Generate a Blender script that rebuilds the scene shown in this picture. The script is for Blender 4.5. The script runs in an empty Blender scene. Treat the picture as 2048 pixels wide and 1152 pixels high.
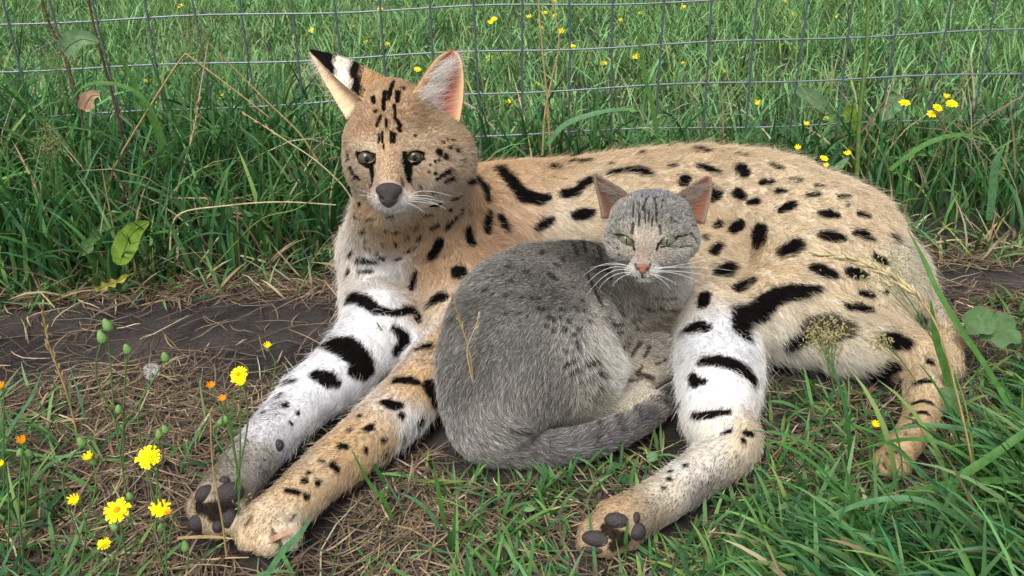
import bpy, bmesh, math, random
import numpy as np
from mathutils import Vector, Matrix
from mathutils.bvhtree import BVHTree
random.seed(7); RNG = np.random.default_rng(11)
C = bpy.context.scene.collection
sc = bpy.context.scene
# ------------------------------------------------------------------ camera
H = 0.52                       # lens height above the ground, metres
FPX = 1704.0                   # focal length in photo pixels (2048 wide)
PITCH, ROLL = math.radians(25.6), math.radians(1.5)
_F = np.array([0, math.cos(PITCH), -math.sin(PITCH)])
_U = np.array([0, math.sin(PITCH), math.cos(PITCH)])
_R = np.array([1.0, 0, 0])
CU = _U*math.cos(ROLL) + _R*math.sin(ROLL)
CR = _R*math.cos(ROLL) - _U*math.sin(ROLL)
CF = _F
CAM = np.array([0, 0, H])
cam = bpy.data.cameras.new('camera'); co = bpy.data.objects.new('camera', cam); C.objects.link(co)
cam.sensor_width = 36; cam.lens = 36*FPX/2048; cam.clip_start = .02; cam.clip_end = 400
m = Matrix.Identity(4)
for i in range(3):
    m[i][0] = CR[i]; m[i][1] = CU[i]; m[i][2] = -CF[i]; m[i][3] = CAM[i]
co.matrix_world = m
sc.camera = co
# ------------------------------------------------------------------ light: bright overcast
SUN_EL, SUN_AZ = math.radians(58), math.radians(200)
w = bpy.data.worlds.new('World'); sc.world = w; w.use_nodes = True
nt = w.node_tree; nt.nodes.clear()
sky = nt.nodes.new('ShaderNodeTexSky'); sky.sky_type = 'NISHITA'; sky.sun_disc = False
sky.sun_elevation = SUN_EL; sky.sun_rotation = SUN_AZ; sky.air_density = 1.0; sky.dust_density = 4.0
hs = nt.nodes.new('ShaderNodeHueSaturation'); hs.inputs['Saturation'].default_value = .22
bg = nt.nodes.new('ShaderNodeBackground'); bg.inputs[1].default_value = .15
wo = nt.nodes.new('ShaderNodeOutputWorld')
nt.links.new(sky.outputs[0], hs.inputs['Color']); nt.links.new(hs.outputs[0], bg.inputs[0]); nt.links.new(bg.outputs[0], wo.inputs[0])
sun = bpy.data.lights.new('sun', 'SUN'); so = bpy.data.objects.new('sun', sun); C.objects.link(so)
sun.energy = 1.5; sun.angle = math.radians(28); sun.color = (1, .97, .92)
_sd = Vector((math.sin(SUN_AZ)*math.cos(SUN_EL), math.cos(SUN_AZ)*math.cos(SUN_EL), math.sin(SUN_EL)))
so.rotation_euler = _sd.to_track_quat('Z', 'Y').to_euler()
sc.view_settings.view_transform = 'Standard'; sc.view_settings.look = 'None'
sc.view_settings.exposure = 0.45; sc.view_settings.gamma = 1; sc.view_settings.use_curve_mapping = False
cy = sc.cycles
cy.max_bounces = 7; cy.diffuse_bounces = 4; cy.glossy_bounces = 2; cy.transmission_bounces = 3; cy.transparent_max_bounces = 4
cy.use_denoising = True
try: cy.denoiser = 'OPENIMAGEDENOISE'; cy.denoising_prefilter = 'ACCURATE'
except Exception: pass
cy.caustics_reflective = False; cy.caustics_refractive = False
sc.cycles_curves.shape = 'RIBBONS' if hasattr(sc, 'cycles_curves') else None
# ------------------------------------------------------------------ pixel -> place
def ray(px, py):
    return CF + CR*((px-1024)/FPX) + CU*((576-py)/FPX)
def atZ(px, py, Z): return CAM + ray(px, py)*Z                      # axial depth
def atK(px, py, K):                                                 # at distance K*H over the ground
    d = ray(px, py); return CAM + d*(K*H/d[1])
def ground(px, py, z=0.0):
    d = ray(px, py); return CAM + d*((z-H)/d[2])
def rest(px, py, r, lift=1.0):                                      # ball of r pixels resting on the ground
    d = ray(px, py); Z = H/(-d[2] + lift*r/FPX); return CAM + d*Z
def depth(p): return float(np.dot(np.asarray(p)-CAM, CF))
def topix(p):
    q = np.asarray(p)-CAM; Z = q@CF
    return 1024+FPX*(q@CR)/Z, 576-FPX*(q@CU)/Z, Z
# ------------------------------------------------------------------ helpers
def lin(c):
    c = np.asarray(c, float)/255.0
    return np.where(c <= .04045, c/12.92, ((c+.055)/1.055)**2.4)
def tag(o, label=None, cat=None, group=None, kind=None):
    if label: o['label'] = label
    if cat: o['category'] = cat
    if group: o['group'] = group
    if kind: o['kind'] = kind
    return o
def link(o, parent=None):
    C.objects.link(o)
    if parent is not None: o.parent = parent
    return o
def mesh_np(name, V, F, mat=None, parent=None, smooth=True, cols=None, uv=None):
    me = bpy.data.meshes.new(name); V = np.asarray(V, np.float32); F = np.asarray(F, np.int32)
    nf, k = F.shape
    me.vertices.add(len(V)); me.vertices.foreach_set('co', V.ravel())
    me.loops.add(nf*k); me.loops.foreach_set('vertex_index', F.ravel())
    me.polygons.add(nf); me.polygons.foreach_set('loop_start', np.arange(0, nf*k, k, dtype=np.int32))
    try: me.polygons.foreach_set('loop_total', np.full(nf, k, np.int32))
    except Exception: pass
    me.polygons.foreach_set('use_smooth', np.full(nf, smooth))
    if cols is not None:
        a = me.attributes.new('col', 'FLOAT_COLOR', 'POINT')
        c4 = np.ones((len(V), 4), np.float32); c4[:, :3] = cols; a.data.foreach_set('color', c4.ravel())
    me.update(); me.validate()
    if mat: me.materials.append(mat)
    o = bpy.data.objects.new(name, me)
    return link(o, parent)
def hash3(i, j, k, s=0):
    n = (i.astype(np.int64)*73856093) ^ (j.astype(np.int64)*19349663) ^ (k.astype(np.int64)*83492791) ^ (s*2654435761 & 0x7fffffff)
    n = (n ^ (n >> 13))*1274126177 & 0x7fffffff
    n = (n ^ (n >> 16)) & 0xffff
    return n/65535.0
def noise3(P, scale, s=0):
    q = np.asarray(P, float)*scale; f0 = np.floor(q); t = q-f0; t = t*t*(3-2*t); i = f0.astype(np.int64)
    r = 0
    for dx in (0, 1):
        for dy in (0, 1):
            for dz in (0, 1):
                wgt = (t[:, 0] if dx else 1-t[:, 0])*(t[:, 1] if dy else 1-t[:, 1])*(t[:, 2] if dz else 1-t[:, 2])
                r = r + wgt*hash3(i[:, 0]+dx, i[:, 1]+dy, i[:, 2]+dz, s)
    return r*2-1
def norm(v): return v/np.maximum(np.linalg.norm(v, axis=-1, keepdims=True), 1e-9)
# ------------------------------------------------------------------ materials
def new_mat(name):
    m = bpy.data.materials.new(name); m.use_nodes = True
    return m, m.node_tree.nodes, m.node_tree.links, m.node_tree.nodes['Principled BSDF']
def plain(name, col, rough=.6, spec=.3, bump=0, bscale=300):
    m, n, l, b = new_mat(name)
    b.inputs['Base Color'].default_value = (*col, 1); b.inputs['Roughness'].default_value = rough
    b.inputs['Specular IOR Level'].default_value = spec
    if bump:
        t = n.new('ShaderNodeTexNoise'); t.inputs['Scale'].default_value = bscale; t.inputs['Detail'].default_value = 4
        tc = n.new('ShaderNodeTexCoord'); l.new(tc.outputs['Object'], t.inputs['Vector'])
        bp = n.new('ShaderNodeBump'); bp.inputs['Strength'].default_value = bump; bp.inputs['Distance'].default_value = .002
        l.new(t.outputs[0], bp.inputs['Height']); l.new(bp.outputs[0], b.inputs['Normal'])
        mx = n.new('ShaderNodeMixRGB'); mx.blend_type = 'MULTIPLY'; mx.inputs[0].default_value = .5
        mx.inputs[1].default_value = (*col, 1); l.new(t.outputs[0], mx.inputs[2]); 
        mm = n.new('ShaderNodeMixRGB'); mm.blend_type = 'ADD'; mm.inputs[0].default_value = .35; mm.inputs[2].default_value = (*col, 1)
        l.new(mx.outputs[0], mm.inputs[1]); l.new(mm.outputs[0], b.inputs['Base Color'])
    return m
def attr_mat(name, rough=.7, spec=.15, trans=0.0, attr='col'):
    m, n, l, b = new_mat(name)
    a = n.new('ShaderNodeAttribute'); a.attribute_name = attr
    l.new(a.outputs['Color'], b.inputs['Base Color']); b.inputs['Roughness'].default_value = rough
    b.inputs['Specular IOR Level'].default_value = spec
    if trans:
        t = n.new('ShaderNodeBsdfTranslucent'); l.new(a.outputs['Color'], t.inputs[0])
        mx = n.new('ShaderNodeMixShader'); mx.inputs[0].default_value = trans
        l.new(b.outputs[0], mx.inputs[1]); l.new(t.outputs[0], mx.inputs[2])
        l.new(mx.outputs[0], n['Material Output'].inputs[0])
    return m
M_SKIN = attr_mat('skin', .9, .05)
M_FUR = attr_mat('fur', .75, .12, .25)
M_LEAF = attr_mat('leaf', .5, .25, .28)
M_STRAW = attr_mat('straw', .75, .15, .15)
# ------------------------------------------------------------------ soft solids: blended balls and limbs -> one skin
class Body:
    def __init__(s): s.ops = []
    def frame(s, px, py):
        w = norm(ray(px, py)); r = norm(CR - np.dot(CR, w)*w); u = np.cross(r, w)
        return r, u, -w
    def ball(s, c, rad, k=.02, ax=None, op=1):
        s.ops.append(('e', np.asarray(c, float), np.asarray(rad, float)*np.ones(3), np.asarray(ax) if ax is not None else np.eye(3), k, op))
    def pxball(s, px, py, Z, rpx, k=.02, rot=0, op=1):
        r, u, f = s.frame(px, py); a = math.radians(rot)
        r2 = r*math.cos(a)+u*math.sin(a); u2 = -r*math.sin(a)+u*math.cos(a)
        s.ball(atZ(px, py, Z), np.asarray(rpx, float)*np.ones(3)*Z/FPX, k, np.array([r2, u2, f]), op)
    def limb(s, pts, k=.02):
        A = np.array([list(p)+[r] for p, r in pts])
        if len(A) > 2:                                   # smooth the chain
            out = []
            for i in range(len(A)-1):
                p0, p1, p2, p3 = A[max(i-1, 0)], A[i], A[i+1], A[min(i+2, len(A)-1)]
                for t in np.linspace(0, 1, 5)[:-1]:
                    out.append(.5*((2*p1)+(-p0+p2)*t+(2*p0-5*p1+4*p2-p3)*t*t+(-p0+3*p1-3*p2+p3)*t**3))
            A = np.array(out+[A[-1]])
        s.ops.append(('c', A, None, None, None, k, 1))
    def bounds(s):
        lo = np.full(3, 9.); hi = -lo
        for o in s.ops:
            if o[0] == 'e' and o[5] > 0: lo = np.minimum(lo, o[1]-o[2].max()); hi = np.maximum(hi, o[1]+o[2].max())
            elif o[0] == 'c':
                lo = np.minimum(lo, (o[1][:, :3]-o[1][:, 3:]).min(0)); hi = np.maximum(hi, (o[1][:, :3]+o[1][:, 3:]).max(0))
        return lo-.012, hi+.012
    def field(s, lo, hi, h):
        n = np.ceil((hi-lo)/h).astype(int)+1
        X = [lo[i]+h*np.arange(n[i], dtype=np.float32) for i in range(3)]
        D = np.full(n, .05, np.float32)
        for o in s.ops:
            if o[0] == 'e': blo, bhi = o[1]-o[2].max(), o[1]+o[2].max()
            else: blo = (o[1][:, :3]-o[1][:, 3:]).min(0); bhi = (o[1][:, :3]+o[1][:, 3:]).max(0)
            pad = .03
            i0 = np.clip(np.floor((blo-pad-lo)/h).astype(int), 0, n); i1 = np.clip(np.ceil((bhi+pad-lo)/h).astype(int)+1, 0, n)
            if np.any(i1 <= i0): continue
            sl = tuple(slice(a, b) for a, b in zip(i0, i1))
            x = X[0][sl[0]][:, None, None]; y = X[1][sl[1]][None, :, None]; z = X[2][sl[2]][None, None, :]
            if o[0] == 'e':
                c, r, A = o[1], o[2], o[3]; dx, dy, dz = x-c[0], y-c[1], z-c[2]
                k0 = 0; k1 = 0
                for i in range(3):
                    q = dx*A[i, 0]+dy*A[i, 1]+dz*A[i, 2]; k0 = k0+(q/r[i])**2; k1 = k1+(q/r[i]**2)**2
                k0 = np.sqrt(k0); k1 = np.sqrt(k1)+1e-9; d = k0*(k0-1)/k1; k, op = o[4], o[5]
            else:
                k, op = o[5], o[6]; d = np.full((x.shape[0], y.shape[1], z.shape[2]), .05, np.float32); bl = lo+h*i0
                for qa, qb in zip(o[1][:-1], o[1][1:]):
                    a, ra, b, rb = qa[:3], qa[3], qb[:3], qb[3]; ab = b-a; L = float(ab@ab)+1e-9
                    j0 = np.clip(np.floor((np.minimum(a-ra, b-rb)-pad-bl)/h).astype(int), 0, d.shape)
                    j1 = np.clip(np.ceil((np.maximum(a+ra, b+rb)+pad-bl)/h).astype(int)+1, 0, d.shape)
                    if np.any(j1 <= j0): continue
                    sj = tuple(slice(u, v) for u, v in zip(j0, j1))
                    dx, dy, dz = x[sj[0]]-np.float32(a[0]), y[:, sj[1]]-np.float32(a[1]), z[:, :, sj[2]]-np.float32(a[2])
                    ab = ab.astype(np.float32)
                    t = np.clip((dx*ab[0]+dy*ab[1]+dz*ab[2])/np.float32(L), 0, 1)
                    q = np.sqrt((dx-t*ab[0])**2+(dy-t*ab[1])**2+(dz-t*ab[2])**2)-(np.float32(ra)+np.float32(rb-ra)*t)
                    kk = np.float32(.004); ee = d[sj]; hh = np.maximum(kk-np.abs(ee-q), 0)/kk
                    d[sj] = np.minimum(ee, q)
            d = d.astype(np.float32); e = D[sl]
            if op > 0:
                hh = np.maximum(k-np.abs(e-d), 0)/k; D[sl] = np.minimum(e, d)-hh*hh*k*.25
            else:
                hh = np.maximum(k-np.abs(e+d), 0)/k; D[sl] = np.maximum(e, -d)+hh*hh*k*.25
        return D
    def skin(s, h, lo=None, hi=None):
        if lo is None: lo, hi = s.bounds()
        return nets(s.field(lo, hi, h), lo, h)
def nets(D, lo, h):
    S = D < 0
    nx, ny, nz = D.shape
    c = np.zeros((nx-1, ny-1, nz-1), np.int8)
    for i in (0, 1):
        for j in (0, 1):
            for k in (0, 1): c += S[i:nx-1+i, j:ny-1+j, k:nz-1+k]
    I = np.argwhere((c > 0) & (c < 8)); ids = np.full(c.shape, -1, np.int64); ids[tuple(I.T)] = np.arange(len(I))
    acc = np.zeros((len(I), 3)); cnt = np.zeros(len(I))
    corners = [(i, j, k) for i in (0, 1) for j in (0, 1) for k in (0, 1)]
    for a in corners:
        for ax in range(3):
            if a[ax]: continue
            b = list(a); b[ax] = 1
            da = D[I[:, 0]+a[0], I[:, 1]+a[1], I[:, 2]+a[2]]; db = D[I[:, 0]+b[0], I[:, 1]+b[1], I[:, 2]+b[2]]
            mk = (da < 0) != (db < 0); t = np.where(mk, da/(da-db+1e-12), 0)
            p = np.tile(np.array(a, float), (len(I), 1)); p[:, ax] = t
            acc += p*mk[:, None]; cnt += mk
    V = lo + h*(I + acc/cnt[:, None])
    Q = []
    for ax in range(3):
        sl0 = [slice(None)]*3; sl1 = [slice(None)]*3; sl0[ax] = slice(0, -1); sl1[ax] = slice(1, None)
        A = S[tuple(sl0)]; B = S[tuple(sl1)]
        E = np.argwhere(A != B); u, v = (ax+1) % 3, (ax+2) % 3
        ok = (E[:, u] > 0) & (E[:, v] > 0) & (E[:, u] < D.shape[u]-1) & (E[:, v] < D.shape[v]-1); E = E[ok]
        def cell(du, dv):
            q = E.copy(); q[:, u] += du; q[:, v] += dv; return ids[tuple(q.T)]
        q = np.stack([cell(-1, -1), cell(0, -1), cell(0, 0), cell(-1, 0)], 1)
        fl = ~A[tuple(E.T)]; q[fl] = q[fl][:, ::-1]
        Q.append(q)
    Q = np.concatenate(Q); Q = Q[(Q >= 0).all(1)]
    return V, Q
def sheet(rows, thick, nu=10, nv=14):
    """thick curved sheet through a grid of control points (rows of 3)"""
    R = np.array(rows, float); nr = len(R)
    def cat(P, t):
        n = len(P); x = t*(n-1); i = int(min(x, n-2)); f = x-i
        p0, p1, p2, p3 = P[max(i-1, 0)], P[i], P[i+1], P[min(i+2, n-1)]
        return .5*((2*p1)+(-p0+p2)*f+(2*p0-5*p1+4*p2-p3)*f*f+(-p0+3*p1-3*p2+p3)*f**3)
    G = np.zeros((nv+1, nu+1, 3))
    for a in range(nv+1):
        row = [cat(R[:, j], a/nv) for j in range(R.shape[1])]
        for b in range(nu+1):
            t = b/nu; G[a, b] = row[0]*(1-t)*(1-2*t)+row[1]*4*t*(1-t)+row[2]*t*(2*t-1)
    du = np.gradient(G, axis=1); dv = np.gradient(G, axis=0); N = norm(np.cross(du, dv))
    b = nv//2; mid = G[b, nu//2]; rims = (G[b, 0]+G[b, nu])/2
    if np.dot(N[b, nu//2], rims-mid) < 0: N = -N
    tz = thick*np.ones((nv+1, nu+1, 1)); tz[:, 0] *= .3; tz[:, -1] *= .3; tz[-1] *= .3
    front = G+N*tz*.5; back = G-N*tz*.5
    n = (nv+1)*(nu+1); V = np.concatenate([front.reshape(-1, 3), back.reshape(-1, 3)]); F = []
    idx = lambda a, b: a*(nu+1)+b
    flip = np.dot(np.cross(du[2, 2], dv[2, 2]), N[2, 2]) < 0
    for a in range(nv):
        for b in range(nu):
            q = [idx(a, b), idx(a, b+1), idx(a+1, b+1), idx(a+1, b)]
            if flip: q = q[::-1]
            F.append(q); F.append([i+n for i in q[::-1]])
    loop = [idx(0, b) for b in range(nu)]+[idx(a, nu) for a in range(nv)]+[idx(nv, b) for b in range(nu, 0, -1)]+[idx(a, 0) for a in range(nv, 0, -1)]
    for i, j in zip(loop, loop[1:]+loop[:1]):
        q = [i, i+n, j+n, j]
        F.append(q if not flip else q[::-1])
    return V, np.array(F), n
def px(r, p): return r*depth(p)/FPX
def legs(pts, k=.02):
    out = []
    for a in pts:
        p = rest(a[0], a[1], a[2], a[3] if len(a) > 3 else 1.0); out.append((p, px(a[2], p)))
    return out
# ------------------------------------------------------------------ the serval's shape
sv = Body()
sv.limb(legs([(815, 505, 104), (955, 452, 118), (1150, 440, 120), (1350, 425, 128), (1545, 455, 140), (1735, 575, 116)]), .03)
sv.limb(legs([(905, 560, 95), (940, 470, 105)]), .03)                       # near shoulder
sv.limb(legs([(755, 520, 68, 1.5), (752, 600, 66), (758, 665, 74), (690, 738, 64), (612, 800, 54), (545, 868, 48), (488, 940, 47), (445, 1000, 52)]), .018)
sv.limb(legs([(800, 640, 50), (790, 690, 55)]), .02)
sv.limb(legs([(940, 540, 90), (905, 680, 66), (832, 785, 58), (742, 868, 55), (655, 940, 50), (585, 1005, 48), (540, 1038, 46)]), .018)
sv.limb(legs([(1660, 500, 130, 1.1), (1560, 605, 85, 1.3), (1520, 635, 66, 1.3)]), .03)   # thigh
sv.limb(legs([(1530, 645, 62, 1.1), (1690, 680, 66), (1845, 715, 46)]), .03)               # shin
sv.limb(legs([(1852, 728, 40), (1845, 825, 31), (1805, 895, 30), (1785, 918, 28)]), .015)
sv.limb(legs([(1400, 560, 95), (1430, 660, 78), (1438, 765, 80), (1436, 845, 66), (1468, 888, 52), (1395, 950, 44), (1305, 1010, 44), (1235, 1045, 47)]), .02)
sv.limb(legs([(1815, 585, 45), (1850, 610, 30), (1893, 680, 25), (1902, 735, 20)]), .015)  # tail
for q in [(410, 1035, 26), (432, 1052, 24), (455, 1040, 26), (400, 1015, 26), (470, 1015, 28),
          (487, 1052, 27), (500, 1076, 26), (536, 1084, 27), (574, 1070, 28),
          (1188, 1062, 28), (1180, 1085, 26), (1215, 1085, 28), (1255, 1065, 30), (1762, 922, 17), (1772, 938, 17), (1792, 942, 17), (1808, 932, 17)]:
    p = rest(*q); sv.ball(p, px(q[2], p), .008)
ZS = depth(atK(815, 300, 1.80))
def SH(x, y, d): return ZS*(1-d/FPX)
sv.limb([(atZ(858, 330, SH(0, 0, -55)), 88*ZS/FPX), (rest(860, 470, 105), px(100, rest(860, 470, 105)))], .03)
sv.limb([(atZ(770, 400, SH(0, 0, -30)), 60*ZS/FPX), (rest(770, 500, 85, 1.2), px(80, rest(770, 500, 85, 1.2)))], .03)
for (x, y, d, r, k, rot) in [
    (803, 276, 0, (92, 86, 96), .02, 0), (786, 218, 18, (54, 56, 60), .025, 0), (866, 282, 0, (48, 46, 58), .02, 0), (735, 272, 20, (38, 44, 50), .02, 0), (880, 318, -5, (60, 64, 70), .025, 0), (738, 322, 12, (44, 56, 60), .02, 0),
    (800, 340, 22, (94, 66, 72), .02, 0), (786, 232, 46, (50, 46, 50), .025, 0),
    (738, 287, 60, (33, 18, 26), .012, 8), (832, 284, 58, (36, 18, 26), .012, -8),
    (724, 342, 52, (24, 22, 22), .014, 0), (848, 344, 48, (34, 25, 26), .014, 0),
    (762, 394, 82, (25, 20, 26), .01, 0), (806, 393, 80, (29, 20, 28), .01, 0), (786, 411, 74, (24, 13, 22), .01, 0)]:
    sv.pxball(x, y, SH(x, y, d), r, k, rot)
sv.limb([(atZ(786, 335, SH(0, 0, 52)), 44*ZS/FPX), (atZ(781, 382, SH(0, 0, 92)), 27*ZS/FPX)], .015)
sv.limb([(atZ(783, 285, SH(0, 0, 72)), 26*ZS/FPX), (atZ(778, 362, SH(0, 0, 108)), 17*ZS/FPX)], .014)
SV_EYES = [((733.5, 317), 78, 2), ((829, 314.5), 74, -3)]
for (e, d, rot) in SV_EYES:
    sv.pxball(e[0], e[1]-1, SH(0, 0, d+14), (17, 8.8, 30), .003, rot, -1)
# ears, rows from base to tip; each row: viewer-left edge, middle, viewer-right edge (px, py, towards viewer)
def ear(rows, Z0): return [[atZ(a, b, Z0*(1-d/FPX)) for (a, b, d) in r] for r in rows]
ear_sr = sheet(ear([[(800, 236, 88), (868, 246, 20), (919, 244, 20)], [(820, 196, 80), (880, 204, 2), (926, 198, 14)],
                    [(845, 156, 58), (893, 160, -12), (927, 154, 8)], [(872, 118, 30), (902, 122, -14), (922, 120, 2)], [(893, 104, 6), (903, 100, -8), (913, 104, -2)]], ZS), .004, 12, 18)
ear_sl = sheet(ear([[(694, 240, 44), (768, 160, -25), (756, 226, 92)], [(670, 200, 28), (718, 132, -28), (708, 186, 64)],
                    [(645, 158, 12), (671, 114, -14), (664, 148, 30)], [(630, 128, 4), (640, 106, -6), (637, 120, 8)], [(618, 106, 0), (619, 101, -3), (620, 104, 1)]], ZS), .004, 14, 18)
# ------------------------------------------------------------------ the cat's shape
ct = Body()
ct.limb(legs([(1235, 560, 62, 1.7), (1160, 575, 92, 1.25), (1045, 620, 122), (1008, 730, 132), (985, 830, 92)]), .03)
ct.limb(legs([(1095, 742, 104), (1170, 770, 66)]), .03)      # near thigh
ct.limb(legs([(1150, 640, 105), (1120, 720, 120)]), .03)
ct.limb(legs([(965, 850, 50), (985, 885, 38), (1030, 897, 34)]), .012)
ct.limb(legs([(1010, 894, 35), (1080, 897, 33), (1170, 886, 31), (1260, 850, 29), (1326, 804, 25), (1352, 782, 18)]), .003)  # tail
ct.limb(legs([(1170, 815, 38), (1235, 806, 32), (1285, 788, 26)]), .006)   # hind foot
ct.limb(legs([(1308, 605, 80), (1250, 640, 66), (1225, 690, 55)]), .025)
ct.limb(legs([(1235, 670, 52), (1262, 712, 44), (1322, 712, 42), (1340, 726, 37)]), .006)
ct.limb(legs([(1270, 740, 30), (1305, 752, 24)]), .01)
ZC = depth(atK(1300, 460, 1.60))
ct.limb([(atZ(1303, 500, ZC*(1+42/FPX)), 66*ZC/FPX), (rest(1308, 605, 80), px(78, rest(1308, 605, 80)))], .025)
for (x, y, d, r, k, rot) in [
    (1302, 434, 0, (80, 54, 64), .015, 0), (1245, 478, 12, (34, 34, 42), .018, 0), (1362, 480, 10, (36, 36, 44), .018, 0),
    (1298, 498, 26, (66, 44, 52), .015, 0), (1250, 461, 46, (27, 15, 18), .01, -18), (1339, 463, 46, (28, 15, 18), .01, 18),
    (1240, 502, 42, (22, 15, 17), .008, 0), (1348, 504, 42, (24, 16, 17), .008, 0),
    (1269, 541, 72, (19, 14, 18), .005, 0), (1302, 542, 72, (20, 14, 18), .005, 0), (1289, 557, 64, (17, 9, 15), .006, 0), (1295, 430, 36, (44, 34, 32), .015, 0)]:
    ct.pxball(x, y, ZC*(1-d/FPX), r, k, rot)
ct.limb([(atZ(1293, 485, ZC*(1-45/FPX)), 30*ZC/FPX), (atZ(1286, 532, ZC*(1-72/FPX)), 17*ZC/FPX)], .01)
ct.limb([(atZ(1293, 470, ZC*(1-62/FPX)), 16*ZC/FPX), (atZ(1285.5, 524, ZC*(1-84/FPX)), 10*ZC/FPX)], .008)
CT_EYES = [((1252.5, 480.5), 52, -24), ((1334, 482), 52, 20)]
for (e, d, rot) in CT_EYES:
    ct.pxball(e[0], e[1], ZC*(1-(d+12)/FPX), (18, 7.2, 26), .003, rot, -1)
ear_cl = sheet(ear([[(1204, 436, 10), (1240, 432, -14), (1272, 408, 42)], [(1199, 406, 8), (1224, 402, -18), (1254, 388, 30)],
                    [(1193, 380, 4), (1208, 377, -14), (1230, 370, 16)], [(1189, 360, 2), (1195, 358, -8), (1205, 356, 5)], [(1187, 349, -2), (1188.5, 348, -4), (1190, 349, -3)]], ZC), .0028)
ear_cr = sheet(ear([[(1328, 410, 42), (1372, 436, -12), (1408, 448, 12)], [(1352, 391, 30), (1386, 410, -18), (1417, 414, 8)],
                    [(1376, 374, 18), (1402, 383, -16), (1423, 386, 2)], [(1398, 360, 6), (1412, 364, -10), (1424, 366, -1)], [(1412, 353, -2), (1417, 352.5, -5), (1420, 354, -4)]], ZC), .0028)
def assemble(body, hbox, ears, hc=.003, hf=.0016):
    """coarse skin for the trunk, fine skin for the head, ears joined in: one mesh"""
    lo, hi = body.bounds()
    V, Q = body.skin(hc, lo, hi)
    hlo, hhi = hbox
    cen = V[Q].mean(1); ins = ((cen > hlo+hc*.7) & (cen < hhi-hc*.7)).all(1)
    Q = Q[~ins]
    V2, Q2 = body.skin(hf, np.maximum(hlo, lo), np.minimum(hhi, hi))
    Vs = [V, V2]; Qs = [Q, Q2+len(V)]; off = len(V)+len(V2); er = []
    for (ev, ef, n) in ears:
        Vs.append(ev); Qs.append(ef+off); er.append((off, off+n, off+2*n)); off += len(ev)
    V = np.concatenate(Vs); Q = np.concatenate(Qs)
    used = np.zeros(len(V), bool); used[Q.ravel()] = True
    remap = np.cumsum(used)-1
    er = [tuple(remap[min(i, len(V)-1)] if i < len(V) else used.sum() for i in e) for e in er]
    return V[used], remap[Q], er
def hbox(c, r): c = np.asarray(c); return c-r, c+r
SV_V, SV_Q, SV_EAR = assemble(sv, hbox(atZ(812, 310, SH(0, 0, 35)), np.array([.092, .11, .075])), [ear_sr, ear_sl])
CT_V, CT_Q, CT_EAR = assemble(ct, hbox(atZ(1300, 475, ZC*(1-30/FPX)), np.array([.064, .08, .055])), [ear_cl, ear_cr], .0026, .0012)
FUR_S, FUR_C = 260000, 200000
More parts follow.
